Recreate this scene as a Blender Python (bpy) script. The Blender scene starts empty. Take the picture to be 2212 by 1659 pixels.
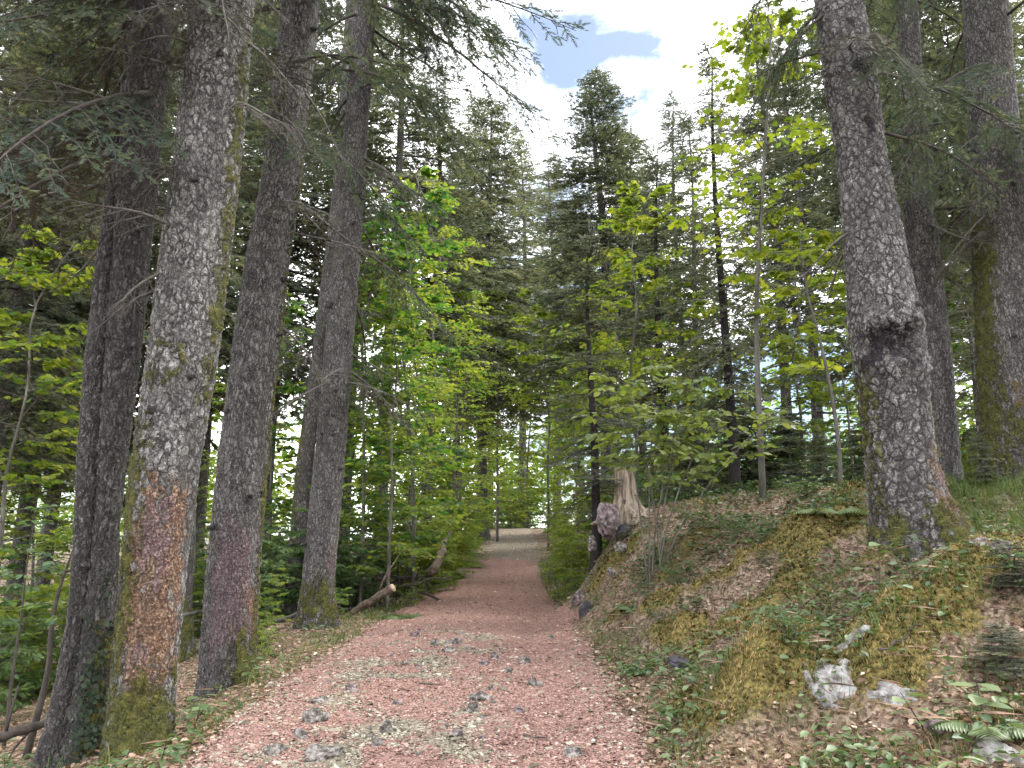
import bpy, math, random
import numpy as np
from mathutils import Matrix, Vector

# ------------------------------------------------------------------ camera, sky, sun, exposure
SC = bpy.context.scene
COL = SC.collection
PITCH = math.radians(12.0)
CAM_Z = 1.6
cam_data = bpy.data.cameras.new('camera')
cam_data.sensor_width = 36.0
cam_data.lens = 36.0 * 1640.0 / 2212.0
cam_data.clip_start = 0.05
cam_data.clip_end = 2000.0
cam = bpy.data.objects.new('camera', cam_data)
cam.location = (0, 0, CAM_Z)
cam.rotation_euler = (math.radians(90) + PITCH, 0, 0)
COL.objects.link(cam)
SC.camera = cam

SUN_ELEV = math.radians(56)
SUN_AZ = math.radians(62)          # clockwise from +Y (straight ahead), so from the right
world = bpy.data.worlds.new('World')
SC.world = world
world.use_nodes = True
wn = world.node_tree.nodes
wl = world.node_tree.links
wn.clear()
w_out = wn.new('ShaderNodeOutputWorld')
w_bg = wn.new('ShaderNodeBackground')
w_bg.inputs['Strength'].default_value = 0.06
w_sky = wn.new('ShaderNodeTexSky')
w_sky.sky_type = 'NISHITA'
w_sky.sun_disc = False
w_sky.sun_elevation = SUN_ELEV
w_sky.sun_rotation = SUN_AZ
w_sky.air_density = 1.0
w_sky.dust_density = 1.0
w_tc = wn.new('ShaderNodeTexCoord')
w_map = wn.new('ShaderNodeMapping')
w_map.inputs['Scale'].default_value = (1.0, 1.0, 1.7)
w_map.inputs['Location'].default_value = (7.3, 3.101, 1.1)
w_map.inputs['Rotation'].default_value = (0, 0, math.radians(1.0))
w_map.inputs['Location'].default_value[2] = 1.02
w_noise = wn.new('ShaderNodeTexNoise')
w_noise.inputs['Scale'].default_value = 3.1
w_noise.inputs['Detail'].default_value = 7.0
w_noise.inputs['Roughness'].default_value = 0.52
w_noise.inputs['Distortion'].default_value = 0.35
w_ramp = wn.new('ShaderNodeValToRGB')
w_ramp.color_ramp.elements[0].position = 0.368
w_ramp.color_ramp.elements[0].color = (0.035, 0.035, 0.035, 1)
w_ramp.color_ramp.elements[1].position = 0.505
w_ramp.color_ramp.elements[1].color = (1, 1, 1, 1)
w_mix = wn.new('ShaderNodeMix')
w_mix.data_type = 'RGBA'
w_mix.inputs['B'].default_value = (23.0, 23.4, 24.0, 1)     # sunlit cloud
wl.new(w_tc.outputs['Generated'], w_map.inputs['Vector'])
wl.new(w_map.outputs['Vector'], w_noise.inputs['Vector'])
wl.new(w_noise.outputs['Fac'], w_ramp.inputs['Fac'])
wl.new(w_ramp.outputs['Color'], w_mix.inputs['Factor'])
wl.new(w_sky.outputs['Color'], w_mix.inputs['A'])
wl.new(w_mix.outputs['Result'], w_bg.inputs['Color'])
wl.new(w_bg.outputs['Background'], w_out.inputs['Surface'])

sun_d = bpy.data.lights.new('sun', 'SUN')
sun_d.energy = 1.5
sun_d.angle = math.radians(14)
sun_d.color = (1.0, 0.95, 0.86)
sun = bpy.data.objects.new('sun', sun_d)
sdir = Vector((math.sin(SUN_AZ) * math.cos(SUN_ELEV), math.cos(SUN_AZ) * math.cos(SUN_ELEV), math.sin(SUN_ELEV)))
sun.rotation_euler = sdir.to_track_quat('Z', 'Y').to_euler()
sun.location = sdir * 60
COL.objects.link(sun)

SC.view_settings.view_transform = 'Standard'
SC.view_settings.look = 'None'
SC.view_settings.gamma = 1.0
SC.view_settings.use_curve_mapping = False
SC.view_settings.exposure = 1.8
SC.render.engine = 'CYCLES'
SC.cycles.max_bounces = 5
SC.cycles.diffuse_bounces = 4
SC.cycles.glossy_bounces = 2
SC.cycles.transmission_bounces = 3
SC.cycles.use_denoising = True
SC.cycles.use_adaptive_sampling = True
SC.cycles.adaptive_threshold = 0.03
SC.cycles.adaptive_min_samples = 16
SC.cycles.sample_clamp_indirect = 6.0
SC.render.film_transparent = False

# ------------------------------------------------------------------ picture geometry -> place
CP, SP = math.cos(PITCH), math.sin(PITCH)
F = 1640.0


def at(u, v, Y):
    """the point of the plane y = Y seen at (u, v) of the 2212 x 1659 photograph; also its depth"""
    a = (u - 1106.0) / F
    b = (829.5 - v) / F
    t = Y / (CP - b * SP)
    return np.array([a * t, Y, CAM_Z + (b * CP + SP) * t]), t


def atd(u, v, d):
    a = (u - 1106.0) / F
    b = (829.5 - v) / F
    return np.array([a * d, d * (CP - b * SP), CAM_Z + (b * CP + SP) * d])


def smooth(e0, e1, x):
    t = np.clip((np.asarray(x, float) - e0) / (e1 - e0), 0, 1)
    return t * t * (3 - 2 * t)


# ------------------------------------------------------------------ numpy noise
_pr = np.random.default_rng(11)
_perm = _pr.permutation(512)
_perm = np.concatenate([_perm, _perm])
_grad = _pr.normal(size=(512, 3))
_grad /= np.linalg.norm(_grad, axis=1)[:, None]


def noise3(p):
    p = np.asarray(p, float)
    i = np.floor(p).astype(int)
    f = p - i
    w = f * f * f * (f * (f * 6 - 15) + 10)
    out = np.zeros(p.shape[0])
    for dx in (0, 1):
        for dy in (0, 1):
            for dz in (0, 1):
                h = _perm[(_perm[(_perm[(i[:, 0] + dx) & 511] + i[:, 1] + dy) & 511] + i[:, 2] + dz) & 511]
                g = _grad[h]
                d = f - np.array([dx, dy, dz])
                val = (g * d).sum(1)
                wx = w[:, 0] if dx else 1 - w[:, 0]
                wy = w[:, 1] if dy else 1 - w[:, 1]
                wz = w[:, 2] if dz else 1 - w[:, 2]
                out += val * wx * wy * wz
    return out * 1.5


def fbm(p, oct=4, gain=0.5, lac=2.03):
    s = np.zeros(len(p))
    a = 1.0
    q = np.asarray(p, float).copy()
    for k in range(oct):
        s += a * noise3(q + 17.3 * k)
        a *= gain
        q = q * lac
    return s


def n2(x, y, scale, seed=0.0, oct=3):
    x = np.asarray(x, float)
    y = np.asarray(y, float)
    sh = x.shape
    p = np.stack([x.ravel() * scale, y.ravel() * scale, np.full(x.size, seed * 7.13 + 0.37)], 1)
    return fbm(p, oct).reshape(sh)


# ------------------------------------------------------------------ mesh builder
class MB:
    def __init__(self):
        self.V = []
        self.T = []
        self.Q = []
        self.tt = []
        self.tq = []
        self.A = []
        self.n = 0

    def add(self, V, T=None, Q=None, tint=0.5, mat=0):
        V = np.asarray(V, float).reshape(-1, 3)
        if T is not None and len(T):
            T = np.asarray(T, int)
            self.T.append(T + self.n)
            self.tt.append(np.full(len(T), mat, int))
        if Q is not None and len(Q):
            Q = np.asarray(Q, int)
            self.Q.append(Q + self.n)
            self.tq.append(np.full(len(Q), mat, int))
        self.V.append(V)
        t = np.asarray(tint, float)
        self.A.append(np.full(len(V), float(t)) if t.ndim == 0 else t)
        self.n += len(V)

    def mesh(self, name, mats, smooth_shade=False, origin=None, extra=None):
        V = np.concatenate(self.V) if self.V else np.zeros((0, 3))
        if origin is not None:
            V = V - np.asarray(origin, float)
        T = np.concatenate(self.T) if self.T else np.zeros((0, 3), int)
        Q = np.concatenate(self.Q) if self.Q else np.zeros((0, 4), int)
        me = bpy.data.meshes.new(name)
        me.vertices.add(len(V))
        me.vertices.foreach_set('co', V.astype(np.float32).ravel())
        loops = np.concatenate([T.ravel(), Q.ravel()]).astype(np.int32)
        me.loops.add(len(loops))
        me.loops.foreach_set('vertex_index', loops)
        npoly = len(T) + len(Q)
        me.polygons.add(npoly)
        ls = np.concatenate([np.arange(len(T)) * 3, len(T) * 3 + np.arange(len(Q)) * 4]).astype(np.int32)
        me.polygons.foreach_set('loop_start', ls)
        mi = np.concatenate(self.tt + self.tq).astype(np.int32) if npoly else np.zeros(0, np.int32)
        me.polygons.foreach_set('material_index', mi)
        if smooth_shade:
            me.polygons.foreach_set('use_smooth', np.ones(npoly, bool))
        at_ = me.attributes.new('tint', 'FLOAT', 'POINT')
        at_.data.foreach_set('value', np.concatenate(self.A).astype(np.float32))
        for k, val in (extra or {}).items():
            a2 = me.attributes.new(k, 'FLOAT', 'POINT')
            a2.data.foreach_set('value', np.asarray(val, np.float32))
        for m in (mats if isinstance(mats, (list, tuple)) else [mats]):
            me.materials.append(m)
        me.update(calc_edges=True)
        return me


def link(name, me, parent=None, loc=(0, 0, 0), rot=None, scale=None):
    o = bpy.data.objects.new(name, me)
    COL.objects.link(o)
    o.location = loc
    if rot is not None:
        o.rotation_euler = rot
    if scale is not None:
        o.scale = scale if hasattr(scale, '__len__') else (scale,) * 3
    if parent is not None:
        o.parent = parent
    return o


def tag(o, label=None, cat=None, group=None, kind=None):
    if label:
        o['label'] = label
    if cat:
        o['category'] = cat
    if group:
        o['group'] = group
    if kind:
        o['kind'] = kind
    return o


def thing(name, label, cat, loc=(0, 0, 0), rz=0.0, group=None, scale=1.0):
    o = bpy.data.objects.new(name, None)
    o.empty_display_size = 0.1
    COL.objects.link(o)
    o.location = tuple(float(c) for c in loc)
    o.rotation_euler = (0, 0, rz)
    o.scale = (scale,) * 3
    return tag(o, label, cat, group)


def unit(v):
    v = np.asarray(v, float)
    return v / (np.linalg.norm(v, axis=-1, keepdims=True) + 1e-9)


def tube(P, R, sides=6, cap=True):
    """tube along polyline P with radii R -> verts, quads, tris"""
    P = np.asarray(P, float)
    n = len(P)
    R = np.broadcast_to(np.asarray(R, float), (n,))
    Tn = unit(np.gradient(P, axis=0))
    ref = np.array([0.0, 0.0, 1.0]) if abs(Tn[:, 2]).mean() < 0.8 else np.array([1.0, 0.0, 0.0])
    B = unit(np.cross(Tn, ref))
    N = np.cross(B, Tn)
    th = np.arange(sides) * 2 * math.pi / sides
    V = P[:, None, :] + R[:, None, None] * (np.cos(th)[None, :, None] * B[:, None, :] + np.sin(th)[None, :, None] * N[:, None, :])
    V = V.reshape(-1, 3)
    i = np.arange(n - 1)[:, None] * sides
    j = np.arange(sides)[None, :]
    k = (j + 1) % sides
    Q = np.stack([i + j, i + k, i + sides + k, i + sides + j], -1).reshape(-1, 4)
    T = None
    if cap:
        V = np.concatenate([V, P[:1], P[-1:]])
        c0, c1 = n * sides, n * sides + 1
        jj = np.arange(sides)
        kk = (jj + 1) % sides
        T = np.concatenate([np.stack([np.full(sides, c0), kk, jj], 1), np.stack([np.full(sides, c1), (n - 1) * sides + jj, (n - 1) * sides + kk], 1)])
    return V, Q, T


def scatter(tv, P, X, Z, S, squash=None):
    """place template verts tv (k,3) n times: local x along X, z along Z, scaled by S"""
    X = unit(X)
    Y = unit(np.cross(Z, X))
    Zz = np.cross(X, Y)
    M = np.stack([X, Y, Zz], -1) * np.asarray(S, float).reshape(-1, 1, 1)
    return (np.einsum('nij,kj->nki', M, tv) + P[:, None, :]).reshape(-1, 3)


def rep(faces, n, k):
    f = np.asarray(faces, int)
    return (f[None] + (np.arange(n) * k)[:, None, None]).reshape(-1, f.shape[1])


# ------------------------------------------------------------------ materials
def new_mat(name):
    m = bpy.data.materials.new(name)
    m.use_nodes = True
    nt = m.node_tree
    nt.nodes.clear()
    out = nt.nodes.new('ShaderNodeOutputMaterial')
    return m, nt, out


def N(nt, t, **kw):
    n = nt.nodes.new(t)
    for k, v in kw.items():
        if k in n.inputs.keys():
            n.inputs[k].default_value = v
        else:
            setattr(n, k, v)
    return n


def ramp(nt, fac, stops, interp='LINEAR'):
    r = nt.nodes.new('ShaderNodeValToRGB')
    r.color_ramp.interpolation = interp
    el = r.color_ramp.elements
    while len(el) < len(stops):
        el.new(0.5)
    for e, (p, c) in zip(el, stops):
        e.position = p
        e.color = (c[0], c[1], c[2], 1) if hasattr(c, '__len__') else (c, c, c, 1)
    nt.links.new(fac, r.inputs['Fac'])
    return r.outputs['Color']


def mix(nt, fac, a, b, blend='MIX'):
    m = nt.nodes.new('ShaderNodeMix')
    m.data_type = 'RGBA'
    m.blend_type = blend
    for s, val in (('Factor', fac), ('A', a), ('B', b)):
        if hasattr(val, 'is_linked') or hasattr(val, 'links'):
            nt.links.new(val, m.inputs[s])
        else:
            m.inputs[s].default_value = val if s == 'Factor' else (val[0], val[1], val[2], 1)
    return m.outputs['Result']


def math_(nt, op, a, b=None, c=None, clamp=False):
    m = nt.nodes.new('ShaderNodeMath')
    m.operation = op
    m.use_clamp = clamp
    for i, val in enumerate((a, b, c)):
        if val is None:
            continue
        if hasattr(val, 'links'):
            nt.links.new(val, m.inputs[i])
        else:
            m.inputs[i].default_value = val
    return m.outputs[0]


def attr(nt, name):
    a = nt.nodes.new('ShaderNodeAttribute')
    a.attribute_name = name
    return a.outputs['Fac']


def coords(nt, scale=(1, 1, 1), loc=(0, 0, 0)):
    tc = nt.nodes.new('ShaderNodeTexCoord')
    mp = nt.nodes.new('ShaderNodeMapping')
    mp.inputs['Scale'].default_value = scale
    mp.inputs['Location'].default_value = loc
    nt.links.new(tc.outputs['Object'], mp.inputs['Vector'])
    return mp.outputs['Vector']


def noise_tex(nt, vec, scale, detail=4, rough=0.55, dist=0.0):
    n = nt.nodes.new('ShaderNodeTexNoise')
    n.inputs['Scale'].default_value = scale
    n.inputs['Detail'].default_value = detail
    n.inputs['Roughness'].default_value = rough
    n.inputs['Distortion'].default_value = dist
    nt.links.new(vec, n.inputs['Vector'])
    return n


def voronoi(nt, vec, scale, feature='F1', rnd=1.0):
    n = nt.nodes.new('ShaderNodeTexVoronoi')
    n.feature = feature
    n.inputs['Scale'].default_value = scale
    n.inputs['Randomness'].default_value = rnd
    nt.links.new(vec, n.inputs['Vector'])
    return n


def leaf_mat(name, stops, trans=0.45, trans_gain=1.6, rough=0.55, obj_var=0.12, spec=0.35):
    m, nt, out = new_mat(name)
    t = attr(nt, 'tint')
    oi = nt.nodes.new('ShaderNodeObjectInfo')
    t = math_(nt, 'ADD', t, math_(nt, 'MULTIPLY_ADD', oi.outputs['Random'], obj_var * 2, -obj_var), clamp=True)
    col = ramp(nt, t, stops)
    vec = coords(nt)
    bs = N(nt, 'ShaderNodeBsdfPrincipled')
    bs.inputs['Roughness'].default_value = rough
    bs.inputs['Specular IOR Level'].default_value = spec
    nt.links.new(col, bs.inputs['Base Color'])
    if trans > 0:
        tr = nt.nodes.new('ShaderNodeBsdfTranslucent')
        g = mix(nt, 1.0, col, (trans_gain * 1.05, trans_gain, trans_gain * 0.55), 'MULTIPLY')
        nt.links.new(g, tr.inputs['Color'])
        ms = nt.nodes.new('ShaderNodeMixShader')
        ms.inputs[0].default_value = trans
        nt.links.new(bs.outputs[0], ms.inputs[1])
        nt.links.new(tr.outputs[0], ms.inputs[2])
        nt.links.new(ms.outputs[0], out.inputs['Surface'])
    else:
        nt.links.new(bs.outputs[0], out.inputs['Surface'])
    return m


def simple_mat(name, stops, scale=8, rough=0.8, bump=0.3, bump_scale=40, stretch=(1, 1, 1), use_tint=0.0, detail=6):
    m, nt, out = new_mat(name)
    vec = coords(nt, stretch)
    nz = noise_tex(nt, vec, scale, detail, 0.62)
    fac = nz.outputs['Fac']
    if use_tint > 0:
        fac = math_(nt, 'ADD', math_(nt, 'MULTIPLY', fac, 1 - use_tint), math_(nt, 'MULTIPLY', attr(nt, 'tint'), use_tint), clamp=True)
    col = ramp(nt, fac, stops)
    bs = N(nt, 'ShaderNodeBsdfPrincipled')
    bs.inputs['Roughness'].default_value = rough
    bs.inputs['Specular IOR Level'].default_value = 0.25
    nt.links.new(col, bs.inputs['Base Color'])
    if bump > 0:
        n2_ = noise_tex(nt, vec, bump_scale, 6, 0.65)
        b = nt.nodes.new('ShaderNodeBump')
        b.inputs['Strength'].default_value = bump
        b.inputs['Distance'].default_value = 0.02
        nt.links.new(n2_.outputs['Fac'], b.inputs['Height'])
        nt.links.new(b.outputs['Normal'], bs.inputs['Normal'])
    nt.links.new(bs.outputs[0], out.inputs['Surface'])
    return m


def bark_mat(name, base=(0.20, 0.19, 0.18), dark=(0.045, 0.04, 0.038), pale=(0.36, 0.35, 0.33), plate=26.0, disp=0.011, true_disp=True, stretch=0.55, crackw=0.06, lichen=1.0):
    m, nt, out = new_mat(name)
    v0 = coords(nt)

    def warp(vec, scale, amt):
        wob = noise_tex(nt, v0, scale, 2)
        vm = nt.nodes.new('ShaderNodeVectorMath')
        vm.operation = 'MULTIPLY_ADD'
        nt.links.new(wob.outputs['Color'], vm.inputs[0])
        vm.inputs[1].default_value = (amt, amt, amt)
        nt.links.new(vec, vm.inputs[2])
        return vm.outputs[0]
    vw = warp(warp(v0, 7.0, 0.10), 28.0, 0.035)
    mp = nt.nodes.new('ShaderNodeMapping')
    mp.inputs['Scale'].default_value = (1, 1, stretch)
    nt.links.new(vw, mp.inputs['Vector'])
    ve = voronoi(nt, mp.outputs['Vector'], plate, 'DISTANCE_TO_EDGE')
    vc = voronoi(nt, mp.outputs['Vector'], plate, 'F1')
    ve2 = voronoi(nt, mp.outputs['Vector'], plate * 2.4, 'DISTANCE_TO_EDGE')
    fine = noise_tex(nt, v0, 55.0, 5, 0.66)
    big = noise_tex(nt, v0, 2.2, 5, 0.62)
    mid = noise_tex(nt, v0, 6.5, 4, 0.65)
    jit = math_(nt, 'MULTIPLY_ADD', fine.outputs['Fac'], 0.20, -0.10)
    e1 = math_(nt, 'ADD', ve.outputs['Distance'], jit)
    e2 = math_(nt, 'ADD', ve2.outputs['Distance'], jit)
    cr1 = ramp(nt, e1, [(0.0, 0.0), (crackw * 1.5, 0.45), (crackw * 4.5, 1.0)])
    cr2 = ramp(nt, e2, [(0.0, 0.35), (crackw * 1.4, 0.85), (crackw * 4, 1.0)])
    amount = ramp(nt, mid.outputs['Fac'], [(0.34, 0.45), (0.55, 1.0)])
    crack = mix(nt, amount, (1, 1, 1), cr1)
    crack = math_(nt, 'MULTIPLY', crack, cr2)
    sep = nt.nodes.new('ShaderNodeSeparateColor')
    nt.links.new(vc.outputs['Color'], sep.inputs[0])
    tone = math_(nt, 'ADD', math_(nt, 'MULTIPLY', sep.outputs[0], 0.30), math_(nt, 'MULTIPLY', fine.outputs['Fac'], 0.70))
    plate_col = ramp(nt, tone, [(0.22, [c * 0.45 for c in base]), (0.5, base), (0.78, [(a + b) * 0.5 for a, b in zip(base, pale)])])
    lich = ramp(nt, math_(nt, 'MULTIPLY_ADD', mid.outputs['Fac'], 0.5, math_(nt, 'MULTIPLY', big.outputs['Fac'], 0.5)), [(0.44, 0.0), (0.60, lichen)])
    lich = math_(nt, 'MULTIPLY', lich, ramp(nt, fine.outputs['Fac'], [(0.38, 0.1), (0.6, 1.0)]))
    plate_col = mix(nt, lich, plate_col, pale)
    shade = noise_tex(nt, coords(nt, (1, 1, 0.22), (4, 2, 9)), 6.0, 5, 0.66)
    plate_col = mix(nt, ramp(nt, shade.outputs['Fac'], [(0.44, 0.0), (0.62, 0.6)]), plate_col, [c * 0.34 for c in base])
    col = mix(nt, crack, dark, plate_col)
    # coloured growths (algae, lichen, moss) with ragged rims
    ragged = noise_tex(nt, v0, 12.0, 6, 0.75)
    rg = math_(nt, 'ADD', math_(nt, 'MULTIPLY_ADD', sep.outputs[2], 0.9, -0.45), math_(nt, 'MULTIPLY_ADD', ragged.outputs['Fac'], 1.1, -0.55))
    rg = math_(nt, 'ADD', rg, math_(nt, 'MULTIPLY_ADD', mid.outputs['Fac'], 1.5, -0.75))

    def growth(col, an, stops, soft=0.16, lim=1.0, src=None):
        k = math_(nt, 'ADD', attr(nt, an), rg)
        k = math_(nt, 'MULTIPLY', ramp(nt, k, [(0.5 - soft, 0.0), (0.5 + soft, lim)]), ramp(nt, attr(nt, an), [(0.03, 0.0), (0.2, 1.0)]))
        g = ramp(nt, src or fine.outputs['Fac'], stops)
        return mix(nt, k, col, g), k

    col, kr = growth(col, 'rust', [(0.34, (0.07, 0.032, 0.016)), (0.5, (0.20, 0.098, 0.05)), (0.64, (0.40, 0.29, 0.20))], 0.13, 0.85)
    col, kp = growth(col, 'pink', [(0.34, (0.07, 0.042, 0.045)), (0.5, (0.18, 0.112, 0.12)), (0.66, (0.36, 0.29, 0.31))], 0.13, 0.75)
    col = mix(nt, math_(nt, 'MULTIPLY', math_(nt, 'SUBTRACT', 1.0, crack), 0.7), col, dark)
    msrc = math_(nt, 'MULTIPLY_ADD', ragged.outputs['Fac'], 0.6, math_(nt, 'MULTIPLY', fine.outputs['Fac'], 0.4))
    col, km = growth(col, 'moss', [(0.34, (0.016, 0.018, 0.006)), (0.47, (0.052, 0.055, 0.014)), (0.56, (0.10, 0.098, 0.022)), (0.68, (0.19, 0.17, 0.045))], 0.14, 0.92, msrc)
    col, ks = growth(col, 'scar', [(0.3, (0.006, 0.005, 0.007)), (0.55, (0.028, 0.024, 0.028)), (0.7, (0.09, 0.08, 0.08))], 0.2, 0.95)
    bs = N(nt, 'ShaderNodeBsdfPrincipled')
    bs.inputs['Roughness'].default_value = 0.85
    bs.inputs['Specular IOR Level'].default_value = 0.2
    nt.links.new(col, bs.inputs['Base Color'])
    nt.links.new(bs.outputs[0], out.inputs['Surface'])
    hgt = math_(nt, 'MULTIPLY', crack, math_(nt, 'MULTIPLY_ADD', sep.outputs[1], 0.5, 0.6))
    hgt = math_(nt, 'ADD', hgt, math_(nt, 'MULTIPLY', fine.outputs['Fac'], 0.7))
    hgt = math_(nt, 'ADD', hgt, math_(nt, 'MULTIPLY', mid.outputs['Fac'], 0.8))
    hgt = math_(nt, 'ADD', hgt, math_(nt, 'MULTIPLY', math_(nt, 'MULTIPLY', km, ragged.outputs['Fac']), 2.2))
    dn = nt.nodes.new('ShaderNodeDisplacement')
    dn.inputs['Midlevel'].default_value = 1.2
    dn.inputs['Scale'].default_value = disp
    nt.links.new(hgt, dn.inputs['Height'])
    nt.links.new(dn.outputs[0], out.inputs['Displacement'])
    m.displacement_method = 'BOTH' if true_disp else 'BUMP'
    return m


M = {}
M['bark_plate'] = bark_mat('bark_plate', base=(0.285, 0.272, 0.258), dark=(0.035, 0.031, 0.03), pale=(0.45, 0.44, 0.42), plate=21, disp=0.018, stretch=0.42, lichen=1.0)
M['bark_right'] = bark_mat('bark_right', base=(0.265, 0.252, 0.24), dark=(0.032, 0.028, 0.027), pale=(0.41, 0.40, 0.385), plate=15, disp=0.024, stretch=0.6, lichen=0.8)
M['bark_fine'] = bark_mat('bark_fine', base=(0.235, 0.222, 0.21), dark=(0.036, 0.032, 0.03), pale=(0.36, 0.35, 0.335), plate=28, disp=0.018, stretch=0.26, lichen=0.7)
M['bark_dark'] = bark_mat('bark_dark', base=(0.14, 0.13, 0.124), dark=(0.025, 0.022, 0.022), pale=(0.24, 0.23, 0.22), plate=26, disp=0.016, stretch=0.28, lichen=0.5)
M['bark_far'] = bark_mat('bark_far', base=(0.19, 0.18, 0.17), pale=(0.33, 0.32, 0.305), plate=20, disp=0.012, true_disp=False, stretch=0.45)
M['bark_backlit'] = bark_mat('bark_backlit', base=(0.05, 0.044, 0.04), dark=(0.015, 0.013, 0.012), pale=(0.10, 0.092, 0.085), plate=30, disp=0.008, true_disp=False, stretch=0.4)  # near-black base paints the backlit look of slim trunks into the bark
M['bark_sapling'] = simple_mat('bark_sapling', [(0.3, (0.05, 0.045, 0.038)), (0.55, (0.12, 0.11, 0.095)), (0.75, (0.24, 0.23, 0.21))], 6, 0.8, 0.25, 60, (1, 1, 0.4))
M['twig'] = simple_mat('twig', [(0.3, (0.03, 0.025, 0.022)), (0.7, (0.085, 0.07, 0.06))], 10, 0.85, 0.0)
M['dead_twig'] = simple_mat('dead_twig', [(0.3, (0.045, 0.04, 0.036)), (0.7, (0.15, 0.135, 0.12))], 10, 0.85, 0.0)
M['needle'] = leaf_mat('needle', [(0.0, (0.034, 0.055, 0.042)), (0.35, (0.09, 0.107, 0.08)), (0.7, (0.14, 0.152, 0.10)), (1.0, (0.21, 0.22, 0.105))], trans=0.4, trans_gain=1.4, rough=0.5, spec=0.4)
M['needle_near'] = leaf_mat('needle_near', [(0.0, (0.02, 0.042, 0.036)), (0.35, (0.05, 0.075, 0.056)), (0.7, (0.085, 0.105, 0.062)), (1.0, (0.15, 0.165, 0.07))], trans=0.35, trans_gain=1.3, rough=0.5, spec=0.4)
M['needle_dry'] = leaf_mat('needle_dry', [(0.0, (0.03, 0.026, 0.02)), (0.5, (0.06, 0.055, 0.04)), (0.85, (0.085, 0.08, 0.04)), (1.0, (0.16, 0.16, 0.05))], trans=0.12, trans_gain=1.2)
M['maple'] = leaf_mat('maple', [(0.0, (0.03, 0.075, 0.022)), (0.35, (0.085, 0.14, 0.022)), (0.7, (0.15, 0.20, 0.024)), (1.0, (0.22, 0.24, 0.045))], trans=0.5, trans_gain=1.65)
M['beech'] = leaf_mat('beech', [(0.0, (0.025, 0.08, 0.028)), (0.3, (0.06, 0.135, 0.025)), (0.6, (0.125, 0.185, 0.026)), (1.0, (0.20, 0.225, 0.045))], trans=0.52, trans_gain=1.8)
M['hazel'] = leaf_mat('hazel', [(0.0, (0.05, 0.09, 0.045)), (0.4, (0.11, 0.16, 0.045)), (0.75, (0.18, 0.22, 0.05)), (1.0, (0.28, 0.31, 0.15))], trans=0.45, trans_gain=1.7, rough=0.45, spec=0.5)
M['shade_leaf'] = leaf_mat('shade_leaf', [(0.0, (0.038, 0.085, 0.055)), (0.4, (0.075, 0.14, 0.055)), (0.75, (0.13, 0.185, 0.055)), (1.0, (0.20, 0.27, 0.15))], trans=0.45, trans_gain=1.6, rough=0.42, spec=0.5)
M['herb'] = leaf_mat('herb', [(0.0, (0.03, 0.06, 0.025)), (0.5, (0.075, 0.12, 0.045)), (1.0, (0.17, 0.22, 0.10))], trans=0.3, trans_gain=1.4, rough=0.45, spec=0.5)
M['grass'] = leaf_mat('grass', [(0.0, (0.035, 0.07, 0.02)), (0.45, (0.08, 0.13, 0.03)), (0.75, (0.17, 0.18, 0.06)), (0.9, (0.27, 0.22, 0.11)), (1.0, (0.3, 0.17, 0.1))], trans=0.35, trans_gain=1.4)
M['moss'] = leaf_mat('moss', [(0.0, (0.035, 0.034, 0.014)), (0.35, (0.115, 0.102, 0.042)), (0.7, (0.225, 0.185, 0.08)), (1.0, (0.37, 0.265, 0.13))], trans=0.25, trans_gain=1.4, rough=0.9, spec=0.05)
M['litter'] = leaf_mat('litter', [(0.0, (0.055, 0.034, 0.026)), (0.35, (0.18, 0.11, 0.075)), (0.65, (0.33, 0.22, 0.16)), (0.88, (0.47, 0.36, 0.28)), (1.0, (0.58, 0.50, 0.42))], trans=0.12, trans_gain=1.2, rough=0.75, spec=0.2)
M['ivy'] = leaf_mat('ivy', [(0.0, (0.008, 0.014, 0.008)), (0.6, (0.02, 0.032, 0.016)), (1.0, (0.045, 0.06, 0.035))], trans=0.1, trans_gain=1.2, rough=0.6, spec=0.2)
M['chip'] = leaf_mat('chip', [(0.0, (0.045, 0.024, 0.02)), (0.3, (0.135, 0.077, 0.064)), (0.62, (0.30, 0.175, 0.146)), (0.9, (0.40, 0.275, 0.237)), (1.0, (0.49, 0.40, 0.34))], trans=0.0, rough=0.85, obj_var=0.0, spec=0.15)
M['pebble'] = leaf_mat('pebble', [(0.0, (0.06, 0.053, 0.036)), (0.5, (0.2, 0.178, 0.13)), (1.0, (0.42, 0.385, 0.31))], trans=0.0, rough=0.85, obj_var=0.0, spec=0.2)
M['stone'] = simple_mat('stone', [(0.34, (0.035, 0.031, 0.028)), (0.48, (0.14, 0.124, 0.112)), (0.62, (0.32, 0.29, 0.265))], 22, 0.85, 1.0, 60)
M['limestone'] = simple_mat('limestone', [(0.34, (0.05, 0.045, 0.03)), (0.43, (0.16, 0.145, 0.135)), (0.53, (0.30, 0.285, 0.28)), (0.68, (0.44, 0.43, 0.43))], 9, 0.85, 1.0, 30)
M['rock_purple'] = simple_mat('rock_purple', [(0.36, (0.03, 0.025, 0.025)), (0.48, (0.15, 0.115, 0.117)), (0.62, (0.31, 0.26, 0.26))], 12, 0.85, 1.0, 32)
M['rock_dark'] = simple_mat('rock_dark', [(0.3, (0.015, 0.014, 0.016)), (0.55, (0.07, 0.065, 0.075)), (0.75, (0.17, 0.16, 0.17))], 7, 0.8, 0.9, 24)
M['stump'] = simple_mat('stump', [(0.32, (0.055, 0.04, 0.03)), (0.45, (0.22, 0.17, 0.13)), (0.6, (0.40, 0.33, 0.26))], 20, 0.8, 1.0, 50, (1, 1, 0.12))
M['cut_wood'] = simple_mat('cut_wood', [(0.3, (0.26, 0.19, 0.13)), (0.7, (0.45, 0.36, 0.26))], 20, 0.7, 0.3, 60)
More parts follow.
